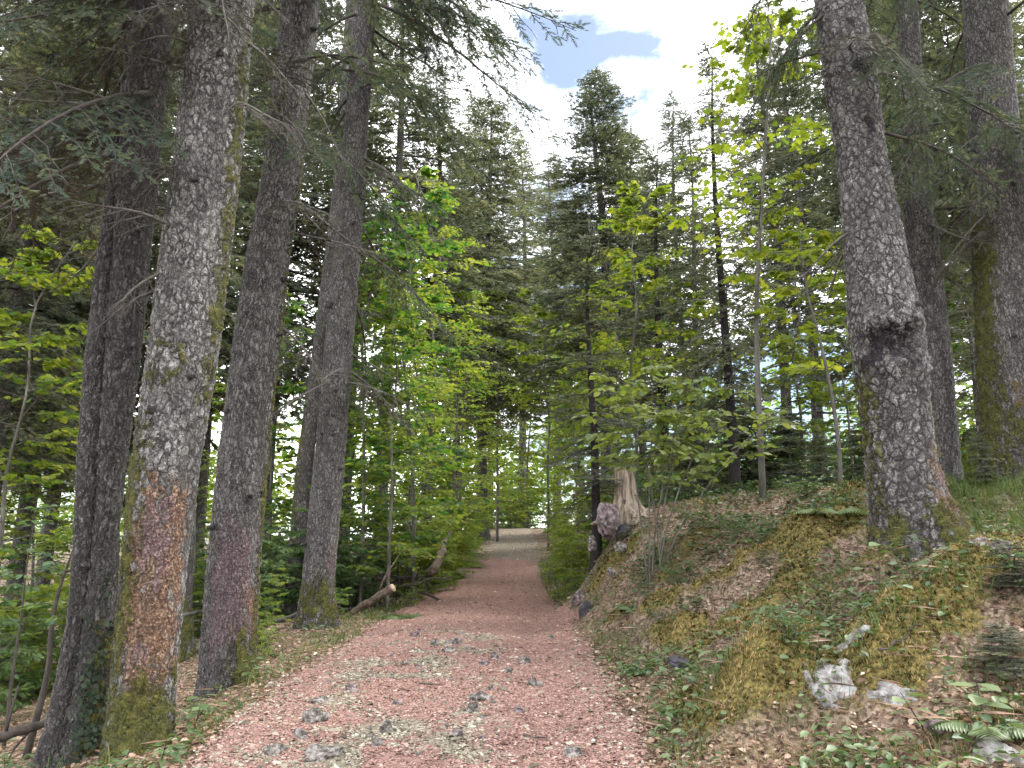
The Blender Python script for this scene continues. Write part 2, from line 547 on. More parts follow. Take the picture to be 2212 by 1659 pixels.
M['log_bark'] = simple_mat('log_bark', [(0.34, (0.04, 0.028, 0.022)), (0.52, (0.12, 0.088, 0.068)), (0.7, (0.22, 0.18, 0.145))], 16, 0.85, 0.5, 40)

# ------------------------------------------------------------------ terrain
# path edges, measured in the photograph: (v, left u, right u, depth)
PATH = [(1659, 390, 1440, 4.7), (1480, 590, 1330, 6.65), (1400, 740, 1280, 9.1), (1340, 830, 1225, 12.5),
        (1290, 930, 1185, 18.6), (1250, 1000, 1165, 25.0), (1200, 1050, 1168, 33.0), (1137, 1075, 1146, 51.0)]
pl = [(-3.0, -2.0, 1.2, 0.0), (1.0, -2.05, 1.05, 0.03)]
for v, ul, ur, d in PATH:
    a, b = atd(ul, v, d), atd(ur, v, d)
    pl.append((a[1], a[0], b[0], a[2]))
pl += [(58.0, -0.9, 1.1, 2.9), (75.0, 1.5, 3.4, 2.4)]
pl = np.array(pl)
PY, PL, PR, PZ = pl.T


def path_edges(y):
    return np.interp(y, PY, PL), np.interp(y, PY, PR)


def path_in(x, y, wob=True):
    """> 0 inside the path: metres from its nearer edge"""
    l, r = path_edges(y)
    if wob:
        w = 0.16 * n2(x, y, 1.3, 3.0, 3)
        l = l + w
        r = r + 0.8 * w
    return np.minimum(x - l, r - x)


CT = []
for y in np.concatenate([np.arange(-3, 30, 1.5), np.arange(30, 75, 4.0)]):
    l, r = path_edges(y)
    z = float(np.interp(y, PY, np.convolve(np.pad(PZ, 1, mode='edge'), [.12, .76, .12], 'valid')))
    for x in np.linspace(l - 0.1, r, 4):
        CT.append((x, y, z + (0.03 if l < x < r else 0.0)))
# shoulder and fall of the ground to the left
for (u, v, d) in [(250, 1640, 5.7), (490, 1492, 7.8), (680, 1345, 11.5), (600, 1440, 8.6)]:
    CT.append(tuple(atd(u, v, d)))
CT += [(-5, 2, -.5), (-4.6, 6, -.45), (-8, 6, -1.6), (-15, 8, -3.2), (-4.7, 9, -.2), (-5.5, 12, -.15), (-8, 12, -1.1), (-13, 20, -2.2), (-4.4, 16, .2),
       (-5, 20, .15), (-9, 22, -.6), (-20, 25, -3.2), (-3.5, 26, .5), (-7, 30, .4), (-4, 36, 1.3), (-5, 45, 2.0), (-12, 45, 1.0), (-30, 45, -1.5), (-12, 0, -2), (-3.4, -4, -.3),
       (-60, 60, -3), (-30, 90, 1), (0, 70, 2.7), (0, 95, 2.6), (40, 100, 2), (-70, 10, -7), (0, -20, -.5), (60, 10, 3), (60, -20, 2), (-60, -20, -5), (-90, 110, 0), (90, 110, 2), (90, 40, 2)]
# bank and plateau to the right
for (u, v, d) in [(2212, 1659, 4.0), (1800, 1500, 5.3), (2110, 1400, 5.2), (1960, 1225, 6.7), (1500, 1400, 8.0), (1400, 1300, 9.5), (1600, 1250, 8.6),
                  (1700, 1115, 10.5), (1520, 1100, 12), (1345, 1130, 12.6), (1300, 1190, 12.4), (1400, 1165, 11.2), (1460, 1150, 11.0), (2100, 1065, 9.0), (2200, 1160, 7.4), (1560, 1560, 5.2), (1240, 1180, 22), (1800, 1180, 8.4)]:
    CT.append(tuple(atd(u, v, d)))
CT += [(4, 0, 1.0), (3, 2.5, .55), (6, 4, 1.7), (7, 8, 2.3), (9, 12, 2.3), (15, 15, 1.9), (3.5, 16, 2.0), (4, 22, 1.9), (7, 18, 2.1), (10, 30, 2.3), (4, 32, 2.2), (5, 45, 3.1), (15, 45, 2.6), (30, 40, 2)]
CT = np.array(CT)


def _tps_k(r2):
    return np.where(r2 > 1e-9, 0.5 * r2 * np.log(r2 + 1e-12), 0.0)


_c = CT[:, :2] / 10.0
_n = len(_c)
_K = _tps_k(((_c[:, None] - _c[None]) ** 2).sum(-1)) + np.eye(_n) * 0.0025
_P = np.concatenate([np.ones((_n, 1)), _c], 1)
_A = np.block([[_K, _P], [_P.T, np.zeros((3, 3))]])
_w = np.linalg.solve(_A, np.concatenate([CT[:, 2], np.zeros(3)]))

# bumps: mossy hummocks and outcrops (x, y, radius, height, moss)
HUM = []
for (u, v, d, r, h) in [(1590, 1240, 8.7, .30, .16), (1830, 1135, 8.8, .24, .16), (1745, 1200, 8.6, .3, .14), (1885, 1275, 6.6, .24, .26), (2090, 1275, 6.2, .36, .12), (1300, 1225, 11.8, .28, .14),
                        (1350, 1225, 11.4, .4, .1), (1900, 1370, 5.6, .45, .16), (1700, 1340, 6.4, .4, .14), (2050, 1400, 5.4, .4, .12), (1520, 1090, 12, .8, .06), (1240, 1265, 14, .3, .22), (1330, 1310, 10.5, .35, .18),
                        (1250, 1330, 11.6, .22, .28), (1780, 1290, 6.9, .3, .1), (1440, 1330, 9.0, .3, .12), (2150, 1330, 5.8, .4, .15), (1620, 1420, 6.3, .3, .06), (1600, 1310, 7.6, .34, .14), (1470, 1240, 10.2, .4, .16),
                        (1690, 1270, 7.6, .3, .16), (1840, 1430, 5.4, .4, .16), (1960, 1470, 5.0, .35, .12)]:
    p = atd(u, v, d)
    HUM.append((p[0], p[1], r, h))


_rh = np.random.default_rng(303)
for k in range(115):
    hy = _rh.uniform(4.3, 13.5)
    hx = np.interp(hy, PY, PR) + _rh.uniform(0.35, 4.2)
    rr_ = _rh.uniform(.12, .34)
    if math.hypot(hx - 3.75, hy - 7.2) < 1.0 or math.hypot(hx - 1.9, hy - 12.2) < 1.5 or hy > 11:
        continue
    if n2(np.array([hx]), np.array([hy]), .7, 15.0, 2)[0] > -.12:
        HUM.append((hx, hy, rr_, rr_ * _rh.uniform(.35, .7)))


def height(x, y, detail=True):
    x = np.asarray(x, float)
    y = np.asarray(y, float)
    sh = x.shape
    q = np.stack([x.ravel(), y.ravel()], 1) / 10.0
    out = np.zeros(len(q))
    for s in range(0, len(q), 20000):
        b = q[s:s + 20000]
        k = _tps_k(((b[:, None] - _c[None]) ** 2).sum(-1))
        out[s:s + 20000] = k @ _w[:_n] + _w[_n] + b @ _w[_n + 1:]
    out = out.reshape(sh)
    if detail:
        pin = path_in(x, y)
        off = smooth(0.1, -0.7, pin)
        near = 1.0 / (1.0 + np.hypot(x, y) / 40.0)
        out = out + off * near * (0.10 * n2(x, y, 0.9, 1.0, 3) + 0.05 * n2(x, y, 3.1, 2.0, 3))
        right = smooth(0.8, 1.8, x) * smooth(26, 14, y)
        out = out + off * right * (0.09 * (np.abs(n2(x, y, 2.3, 5.0, 3)) - 0.2) + 0.035 * n2(x, y, 8.0, 6.0, 2))
        for (hx, hy, r, h) in HUM:
            g = np.exp(-(((x - hx) ** 2 + (y - hy) ** 2) / (r * r)) ** 1.3)
            out = out + h * g * off
        out = out + (1 - off) * 0.018 * n2(x, y, 2.2, 4.0, 3)
    return out


def hz(x, y):
    return float(height(np.array([x]), np.array([y]))[0])


def moss_mask(x, y):
    right = smooth(0.7, 1.5, x - np.interp(y, PY, PR) + 0.9) * smooth(30, 16, y)
    m = right * (-0.12 + 0.45 * n2(x, y, 1.3, 9.0, 3))
    for (hx, hy, r, h) in HUM:
        m = m + 0.85 * np.exp(-((x - hx) ** 2 + (y - hy) ** 2) / (r * r * 0.85))
    left = (1 - right) * (0.12 + 0.4 * n2(x, y, 0.8, 12.0, 3))
    return np.clip(m + left, 0, 1) * smooth(0.05, -0.35, path_in(x, y))


def ground_mat():
    m, nt, out = new_mat('forest_floor')
    v = coords(nt)
    a = noise_tex(nt, v, 14.0, 6, 0.7)
    b = noise_tex(nt, v, 1.2, 4, 0.6)
    vo = voronoi(nt, v, 38.0)
    sep = nt.nodes.new('ShaderNodeSeparateColor')
    nt.links.new(vo.outputs['Color'], sep.inputs[0])
    f = math_(nt, 'ADD', math_(nt, 'MULTIPLY', a.outputs['Fac'], 0.65), math_(nt, 'MULTIPLY', sep.outputs[0], 0.35))
    lit = ramp(nt, f, [(0.25, (0.035, 0.023, 0.017)), (0.45, (0.12, 0.082, 0.06)), (0.6, (0.24, 0.175, 0.13)), (0.8, (0.38, 0.30, 0.235))])
    gr = ramp(nt, b.outputs['Fac'], [(0.45, 0.0), (0.65, 0.6)])
    lit = mix(nt, gr, lit, (0.045, 0.06, 0.022))
    mo = noise_tex(nt, v, 26.0, 5, 0.7)
    mc = ramp(nt, mo.outputs['Fac'], [(0.36, (0.025, 0.022, 0.009)), (0.5, (0.12, 0.096, 0.034)), (0.66, (0.26, 0.20, 0.07))])
    k = math_(nt, 'ADD', attr(nt, 'moss'), math_(nt, 'MULTIPLY_ADD', a.outputs['Fac'], 1.0, -0.5))
    k = ramp(nt, k, [(0.44, 0.0), (0.68, 1.0)])
    col = mix(nt, k, lit, mc)
    bs = N(nt, 'ShaderNodeBsdfPrincipled')
    bs.inputs['Roughness'].default_value = 0.95
    bs.inputs['Specular IOR Level'].default_value = 0.1
    nt.links.new(col, bs.inputs['Base Color'])
    bu = nt.nodes.new('ShaderNodeBump')
    bu.inputs['Strength'].default_value = 0.9
    bu.inputs['Distance'].default_value = 0.03
    nt.links.new(math_(nt, 'ADD', a.outputs['Fac'], math_(nt, 'MULTIPLY', vo.outputs['Distance'], 0.5)), bu.inputs['Height'])
    nt.links.new(bu.outputs[0], bs.inputs['Normal'])
    nt.links.new(bs.outputs[0], out.inputs['Surface'])
    return m


def path_mat():
    m, nt, out = new_mat('reddish_path')
    v = coords(nt)
    vo = voronoi(nt, v, 46.0)
    vo2 = voronoi(nt, v, 95.0)
    sep = nt.nodes.new('ShaderNodeSeparateColor')
    nt.links.new(vo.outputs['Color'], sep.inputs[0])
    sep2 = nt.nodes.new('ShaderNodeSeparateColor')
    nt.links.new(vo2.outputs['Color'], sep2.inputs[0])
    a = noise_tex(nt, v, 20.0, 6, 0.7)
    f = math_(nt, 'ADD', math_(nt, 'MULTIPLY', sep2.outputs[0], 0.5), math_(nt, 'MULTIPLY', a.outputs['Fac'], 0.5))
    red = ramp(nt, f, [(0.2, (0.06, 0.030, 0.025)), (0.4, (0.175, 0.099, 0.082)), (0.62, (0.30, 0.18, 0.15)), (0.9, (0.42, 0.31, 0.27))])
    tan = ramp(nt, f, [(0.25, (0.05, 0.04, 0.03)), (0.45, (0.15, 0.122, 0.092)), (0.75, (0.32, 0.265, 0.21))])
    k = math_(nt, 'ADD', attr(nt, 'tan'), math_(nt, 'MULTIPLY_ADD', a.outputs['Fac'], 1.2, -0.6))
    k = ramp(nt, k, [(0.4, 0.0), (0.62, 1.0)])
    col = mix(nt, k, red, tan)
    bs = N(nt, 'ShaderNodeBsdfPrincipled')
    bs.inputs['Roughness'].default_value = 0.92
    bs.inputs['Specular IOR Level'].default_value = 0.12
    nt.links.new(col, bs.inputs['Base Color'])
    bu = nt.nodes.new('ShaderNodeBump')
    bu.inputs['Strength'].default_value = 0.9
    bu.inputs['Distance'].default_value = 0.02
    nt.links.new(math_(nt, 'ADD', vo.outputs['Distance'], math_(nt, 'MULTIPLY', a.outputs['Fac'], 0.8)), bu.inputs['Height'])
    nt.links.new(bu.outputs[0], bs.inputs['Normal'])
    nt.links.new(bs.outputs[0], out.inputs['Surface'])
    return m


M['ground'] = ground_mat()
M['path'] = path_mat()


def grid_mesh(X, Y, Z):
    ny, nx = X.shape
    V = np.stack([X, Y, Z], -1).reshape(-1, 3)
    i = np.arange(ny - 1)[:, None] * nx
    j = np.arange(nx - 1)[None]
    Q = np.stack([i + j, i + j + 1, i + nx + j + 1, i + nx + j], -1).reshape(-1, 4)
    return V, Q


sx = np.linspace(-1, 1, 400)
gx = 7.0 * sx + 283.0 * np.sign(sx) * np.abs(sx) ** 5 + 0.5
sy = np.linspace(-1, 1, 460)
gy = 9.0 + 13.0 * sy + 270.0 * np.sign(sy) * np.abs(sy) ** 6
GX, GY = np.meshgrid(gx, gy)
GZ = height(GX, GY) - 0.05 * smooth(0.0, 0.25, path_in(GX, GY))
far = smooth(110, 170, np.hypot(GX, GY))
GZ = GZ * (1 - far) + 1.0 * far
V, Q = grid_mesh(GX, GY, GZ)
mb = MB()
mb.add(V, Q=Q)
ground = link('ground', mb.mesh('ground', M['ground'], True, extra={'moss': moss_mask(GX, GY).ravel()}))
tag(ground, 'leaf littered and mossy forest ground around the path', 'ground', kind='structure')


def tan_mask(x, y):
    d = np.hypot(x, y)
    l, r = path_edges(y)
    s = (x - l) / (r - l)
    mid = np.exp(-((s - 0.40) / 0.24) ** 2) * smooth(13, 9.5, y)
    t = mid * (0.42 + 1.1 * n2(x, y, 1.7, 21.0, 3)) + 0.55 * smooth(0.25, 0.0, np.minimum(s, 1 - s)) * smooth(14, 8, y) * 0.5
    return np.clip(t + smooth(27, 36, y + 3 * n2(x, y, .4, 5., 2)), 0, 1)


ty = np.concatenate([np.linspace(-3, 3.5, 30), np.linspace(3.6, 16, 260), np.linspace(16.1, 74, 220)])
ts = np.linspace(0, 1, 90)
l_, r_ = path_edges(ty)
TX = (l_ - 0.15)[:, None] + ts[None] * (r_ - l_ + 0.3)[:, None]
TY = np.repeat(ty[:, None], len(ts), 1)
pin = path_in(TX, TY)
TZ = height(TX, TY) + 0.012 * n2(TX, TY, 9.0, 31.0, 2) + 0.006 + 0.02 * smooth(0.0, 0.15, pin) - 0.16 * smooth(0.05, -0.2, pin)
V, Q = grid_mesh(TX, TY, TZ)
mb = MB()
mb.add(V, Q=Q)
path = link('path', mb.mesh('path', M['path'], True, extra={'tan': tan_mask(TX, TY).ravel()}))
tag(path, 'reddish wood chip and gravel forest path climbing ahead', 'path', kind='structure')


def path_z(x, y):
    return height(x, y) + 0.026


# ------------------------------------------------------------------ leaf shapes (x along the leaf, z up)
def fan(outline, centre, fold=0.0, droop=0.0):
    pts = np.array([(x, y, 0.0) for x, y in outline])
    V = np.concatenate([[[centre, 0, 0]], pts])
    V[:, 2] = fold * np.abs(V[:, 1]) - droop * V[:, 0] ** 2
    n = len(pts)
    T = np.array([(0, 1 + i, 1 + (i + 1) % n) for i in range(n)])
    return V, T


half = [(0.0, 0.0), (-0.07, -0.26), (0.14, -0.28), (0.10, -0.56), (0.36, -0.40), (0.58, -0.60), (0.58, -0.26), (0.78, -0.26)]
MAPLE = fan(half + [(1.0, 0.0)] + [(x, -y) for x, y in half[:0:-1]], 0.30, 0.12, 0.14)
half = [(0.0, 0.0), (0.06, -0.42), (0.36, -0.28), (0.58, -0.48)]
MAPLE_LOW = fan(half + [(1.0, 0.0)] + [(x, -y) for x, y in half[:0:-1]], 0.35, 0.14, 0.12)
OVATE = (np.array([[0, 0, 0], [.28, -.27, .06], [.66, -.27, .03], [1, 0, -.14], [.28, .27, .06], [.66, .27, .03]]), np.array([[0, 1, 2, 3], [0, 3, 5, 4]]))
half = [(0.0, 0.0), (0.08, -0.22), (0.32, -0.36), (0.6, -0.34), (0.84, -0.16)]
HAZEL = fan(half + [(1.0, 0.0)] + [(x, -y) for x, y in half[:0:-1]], 0.45, 0.12, 0.16)
half = [(0.0, 0.0), (0.15, -0.10), (0.5, -0.13), (0.8, -0.07)]
LANCE = fan(half + [(1.0, 0.0)] + [(x, -y) for x, y in half[:0:-1]], 0.45, 0.2, 0.35)


def add_leaves(mb, tpl, P, X, Z, S, tint, mat=0):
    tv, tf = tpl
    n = len(P)
    Vv = scatter(tv, P, X, Z, S)
    t = np.repeat(np.asarray(tint, float), len(tv))
    f = rep(tf, n, len(tv))
    if f.shape[1] == 3:
        mb.add(Vv, T=f, tint=t, mat=mat)
    else:
        mb.add(Vv, Q=f, tint=t, mat=mat)


# ------------------------------------------------------------------ conifer boughs
def shoots_to(mb, P, D, U, L, rng, nn=3, width=0.022, tint=None, mat=0):
    """needle-clad shoots: jagged rows of needle tufts left, right and above the axis"""
    n = len(P)
    D = unit(D)
    S = unit(np.cross(U, D))
    U2 = np.cross(D, S)
    L = np.asarray(L)[:, None]
    Vs, k = [], 0
    tf = []
    for side in (-1, 1, 0):
        cnt = nn if side else max(1, nn // 2)
        for q in range(cnt):
            t0 = (q + 0.0) / cnt
            t1 = min(1.0, t0 + 0.85 / cnt)
            ta = t0 + 0.95 / cnt + 0.18
            jit = rng.uniform(0.7, 1.3, (n, 1))
            lat = (S * side * width * 1.9 + U2 * (0.25 * width)) if side else U2 * width * 1.7
            a = P + D * L * t0
            b = P + D * L * t1
            c = P + D * L * np.minimum(ta, 1.15) + lat * jit * (1 - 0.35 * t0)
            Vs += [a, b, c]
            tf.append((k, k + 1, k + 2))
            k += 3
    V = np.stack(Vs, 1).reshape(-1, 3)
    if tint is None:
        tint = rng.uniform(0.15, 0.75, n)
    mb.add(V, T=rep(tf, n, k), tint=np.repeat(tint, k), mat=mat)


def make_bough(seed, L=2.0, lod=1, live=1.0, droop=0.35, sparse=1.0, hang=0.5, young=0.0):
    """a bough along +x in metres. materials: 0 needles, 1 twigs"""
    rng = np.random.default_rng(seed)
    mb = MB()
    n = 9
    t = np.linspace(0, 1, n)
    ax = np.stack([t * L, 0.05 * L * np.sin(t * 4 + rng.uniform(0, 6)), -droop * L * t * t * 0.6 + 0.18 * L * np.maximum(0, t - 0.6) ** 2 * 2], 1)
    r0 = 0.010 + 0.007 * L
    Vt, Qt, Tt = tube(ax, r0 * (1 - 0.85 * t), 5 if lod else 4)
    mb.add(Vt, Tt, Qt, tint=0.4, mat=1)
    P, D, U, LL = [], [], [], []
    step = (0.075 if lod == 2 else 0.10) / sparse
    s = 0.18 * L if live > 0.8 else 0.1 * L
    side = 1
    while s < L:
        tt = s / L
        p = np.array([np.interp(tt, t, ax[:, i]) for i in range(3)])
        d0 = unit(np.array([1.0, 0, -droop * tt * 1.0]))
        ln = L * 0.42 * (1 - tt) ** 0.7 * min(1, 0.35 + 2.2 * tt) * rng.uniform(0.65, 1.2) + 0.06
        ang = rng.uniform(0.75, 1.15) * side
        dd = unit(np.array([math.cos(ang), math.sin(ang), -hang * rng.uniform(0.1, 0.9)]))
        m = max(2, int(ln / 0.12) + 1)
        q = np.linspace(0, 1, m + 1)
        tw = p + np.outer(q * ln, dd) + np.stack([0.12 * ln * q ** 2, 0 * q, -0.25 * hang * ln * q * q], 1)
        tw[1:] += rng.normal(0, 0.012, (m, 3))
        Vt, Qt, _ = tube(tw, 0.0055 * (1 - 0.7 * q) + 0.0012, 3, False)
        mb.add(Vt, None, Qt, tint=0.5, mat=1)
        if rng.random() < live:
            for w in np.arange(0.05, ln, 0.05 if lod == 2 else 0.075):
                wq = w / ln
                pp = np.array([np.interp(wq, q, tw[:, i]) for i in range(3)])
                td = unit(tw[min(m, int(wq * m) + 1)] - tw[int(wq * m)])
                for sd in (-1, 1):
                    if rng.random() < 0.2:
                        continue
                    a2 = rng.uniform(0.5, 1.0) * sd
                    c, s_ = math.cos(a2), math.sin(a2)
                    lat = unit(np.cross([0, 0, 1], td))
                    d3 = td * c + lat * s_ + np.array([0, 0, rng.uniform(-0.35, 0.2)])
                    P.append(pp)
                    D.append(d3)
                    U.append((rng.normal(0, .3), rng.normal(0, .3), 1))
                    LL.append(rng.uniform(0.055, 0.12) * (1.0 if lod == 2 else 1.35))
            P.append(tw[-1])
            D.append(dd)
            U.append((0, 0, 1))
            LL.append(0.12)
        else:
            for k in range(rng.integers(2, 6)):
                wq = rng.uniform(0.2, 1)
                pp = np.array([np.interp(wq, q, tw[:, i]) for i in range(3)])
                d3 = unit(dd + rng.normal(0, 0.6, 3)) * ln * rng.uniform(0.2, 0.5)
                d3[2] -= 0.03
                e = np.stack([pp, pp + d3 * 0.5 + rng.normal(0, .01, 3), pp + d3])
                Vt, Qt, _ = tube(e, [0.003, 0.002, 0.001], 3, False)
                mb.add(Vt, None, Qt, tint=0.6, mat=1)
        side = -side
        s += step * rng.uniform(0.6, 1.3)
    if P:
        P, D, U, LL = np.array(P), np.array(D), np.array(U), np.array(LL)
        tint = np.clip(rng.normal(0.42, 0.18, len(P)) + young * (rng.random(len(P)) < 0.3), 0, 1)
        shoots_to(mb, P, D, U, LL, rng, {0: 2, 1: 3, 2: 5}[lod], {0: 0.034, 1: 0.024, 2: 0.014}[lod], tint)
    return mb


def flat(mb):
    """arrays of a builder, split by material"""
    V = np.concatenate(mb.V)
    A = np.concatenate(mb.A)
    T = np.concatenate(mb.T) if mb.T else np.zeros((0, 3), int)
    Q = np.concatenate(mb.Q) if mb.Q else np.zeros((0, 4), int)
    tt = np.concatenate(mb.tt) if mb.tt else np.zeros(0, int)
    tq = np.concatenate(mb.tq) if mb.tq else np.zeros(0, int)
    return V, A, T, Q, tt, tq


def place_many(mb, arr, Mx, off, dt):
    """place builder arrays n times with 3x3 matrices Mx and offsets off"""
    V, A, T, Q, tt, tq = arr
    n, k = len(off), len(V)
    VV = (np.einsum('nij,kj->nki', Mx, V) + off[:, None, :]).reshape(-1, 3)
    AA = np.clip((A[None] + dt[:, None]), 0, 1).ravel()
    base = mb.n
    mb.V.append(VV)
    mb.A.append(AA)
    mb.n += n * k
    if len(T):
        mb.T.append(rep(T, n, k) + base)
        mb.tt.append(np.tile(tt, n))
    if len(Q):
        mb.Q.append(rep(Q, n, k) + base)
        mb.tq.append(np.tile(tq, n))


BT0 = [flat(make_bough(100 + i, 1.7, 0, 1.0, 0.35, 0.62, 0.5)) for i in range(4)]
BT1 = [flat(make_bough(120 + i, 1.2, 1, 0.95, 0.2, 0.9, 0.35)) for i in range(3)]


def crown_mesh(name, seed, H, cb, rmax, tpl, spacing=0.5, per=5, top_pitch=0.55, low_pitch=-0.35, power=0.8, gap=0.1):
    rng = np.random.default_rng(seed)
    mb = MB()
    L0 = {id(t): max(1e-3, t[0][:, 0].max()) for t in tpl}
    rows = {i: ([], [], []) for i in range(len(tpl))}
    z = cb
    az = rng.uniform(0, 6)
    while z < H - 0.15:
        f = (H - z) / (H - cb)
        L = rmax * min(1.0, f ** power * 1.05) * (0.75 + 0.25 * min(1, (1 - f) * 6 + 0.5))
        for k in range(per if f > 0.15 else max(3, per - 1)):
            if rng.random() < gap:
                continue
            az += 2 * math.pi / per + rng.normal(0, 0.35)
            ln = max(0.12, L * rng.uniform(0.45, 1.15))
            pit = low_pitch * f + top_pitch * (1 - f) ** 1.5 + rng.normal(0, 0.09)
            i = rng.integers(len(tpl))
            sc = ln / L0[id(tpl[i])]
            wid = 0.45 + 0.55 * sc if sc < 1 else sc ** 0.8
            c, s = math.cos(az), math.sin(az)
            Rz = np.array([[c, -s, 0], [s, c, 0], [0, 0, 1]])
            cp, sp_ = math.cos(pit), math.sin(pit)
            Ry = np.array([[cp, 0, -sp_], [0, 1, 0], [sp_, 0, cp]])
            rows[i][0].append(Rz @ Ry @ np.diag([sc, wid, wid]))
            rows[i][1].append((0.02 * c, 0.02 * s, z + rng.normal(0, 0.12)))
            rows[i][2].append(rng.normal(0.0, 0.1))
        z += spacing * rng.uniform(0.7, 1.3) * (0.45 + 0.55 * f)
    for i, (a, b, d) in rows.items():
        if a:
            place_many(mb, tpl[i], np.array(a), np.array(b), np.array(d))
    # leader
    n = 10
    P = np.stack([rng.normal(0, .02, n), rng.normal(0, .02, n), np.linspace(H - 0.5, H, n)], 1)
    D = np.stack([rng.normal(0, .6, n), rng.normal(0, .6, n), np.full(n, 0.8)], 1)
    D[-1] = (0, 0, 1)
    shoots_to(mb, P, D, rng.normal(0, 1, (n, 3)), np.full(n, 0.3), rng, 3, 0.03)
    return mb.mesh(name, [M['needle'], M['twig']])


def trunk_mesh(name, seed, H, r, sides=12, rows=40, dead=0, dead_z=(1.5, 6), dead_len=1.2, mat='bark_far', sink=0.8):
    rng = np.random.default_rng(seed)
    z = np.concatenate([[-sink], np.linspace(0, H, rows)])
    f = np.clip(z / H, 0, 1)
    P = np.stack([0.012 * H * np.sin(f * 5 + rng.uniform(0, 6)) * f, 0.012 * H * np.sin(f * 4 + rng.uniform(0, 6)) * f, z], 1)
    R = r * ((1 - f) ** 0.75 * 0.96 + 0.03) * (1 + 0.55 * np.exp(-np.maximum(z, 0) / (2.2 * r)))
    Vt, Qt, Tt = tube(P, R, sides)
    mb = MB()
    mb.add(Vt, Tt, Qt, tint=0.5)
    for k in range(dead):
        zz = rng.uniform(*dead_z)
        az = rng.uniform(0, 6.28)
        p0 = np.array([np.interp(zz, z, P[:, i]) for i in range(3)])
        ln = dead_len * rng.uniform(0.3, 1.2)
        q = np.linspace(0, 1, 6)[:, None]
        d = np.array([math.cos(az), math.sin(az), rng.uniform(-0.35, 0.15)])
        pts = p0 + q * d * ln + rng.normal(0, 0.03, (6, 3)) * q + np.array([0, 0, -0.12 * ln]) * q * q
        Vt, Qt, _ = tube(pts, (0.014 * (1 - 0.8 * q[:, 0]) + 0.002), 4, False)
        mb.add(Vt, None, Qt, tint=0.4, mat=1)
        for j in range(4):
            b = pts[rng.integers(2, 6)]
            dd = unit(d + rng.normal(0, 0.7, 3)) * ln * rng.uniform(0.15, 0.45)
            Vt, Qt, _ = tube(np.stack([b, b + dd * .5 + rng.normal(0, .02, 3), b + dd]), [0.004, 0.003, 0.001], 3, False)
            mb.add(Vt, None, Qt, tint=0.5, mat=1)
    return mb.mesh(name, [M[mat], M['twig']], True)


# mature (about 22 m), mid (12 m), slim understorey (7 m), seedling (1.6 m) conifers
CON = {
    'tall': [(crown_mesh('tall_crown', 201, 22, 7.0, 3.6, BT0, 0.50, 7, power=0.55, gap=0.12), trunk_mesh('tall_trunk', 301, 21.7, 0.26, 14, 44, 26, (1.5, 7), 1.5)),
             (crown_mesh('tall_crown', 202, 22, 6.5, 4.1, BT0, 0.52, 7, power=0.5, gap=0.12), trunk_mesh('tall_trunk', 302, 21.7, 0.24, 14, 44, 30, (1.5, 6), 1.7)),
             (crown_mesh('tall_crown', 203, 22, 9.5, 3.4, BT0, 0.58, 6, power=0.55, gap=0.15), trunk_mesh('tall_trunk', 303, 21.7, 0.22, 14, 44, 40, (1.5, 9), 1.6))],
    'mid': [(crown_mesh('mid_crown', 211, 12, 2.2, 1.9, BT0, 0.5, 5, power=0.7, gap=0.15), trunk_mesh('mid_trunk', 311, 11.8, 0.13, 10, 30, 22, (0.8, 4), 1.2, 'bark_backlit')),
            (crown_mesh('mid_crown', 212, 12, 3.2, 1.6, BT0, 0.48, 5, power=0.75, gap=0.15), trunk_mesh('mid_trunk', 312, 11.8, 0.12, 10, 30, 24, (0.8, 4.5), 1.2))],
    'slim': [(crown_mesh('slim_crown', 221, 6.5, 1.3, 1.25, BT1, 0.34, 4, power=0.45, low_pitch=-0.25, gap=0.2), trunk_mesh('slim_trunk', 321, 6.4, 0.10, 10, 26, 14, (0.6, 3.2), 1.1, 'bark_backlit'))],
    'small': [(crown_mesh('small_crown', 231, 2.2, 0.25, 0.85, BT1, 0.2, 5, power=0.7, low_pitch=-0.15), trunk_mesh('small_trunk', 331, 2.1, 0.03, 7, 12, 0, sink=0.2))],
}


def conifer(kind, var, name, label, cat, loc, rz, H, group=None, width=1.0):
    cm, tm = CON[kind][var % len(CON[kind])]
    base = {'tall': 22.0, 'mid': 12.0, 'slim': 6.5, 'small': 2.2}[kind]
    s = H / base
    t = thing(name, label, cat, loc, rz, group)
    t.scale = (s * width, s * width, s)
    link('trunk', tm, t)
    link('crown', cm, t)
    return t


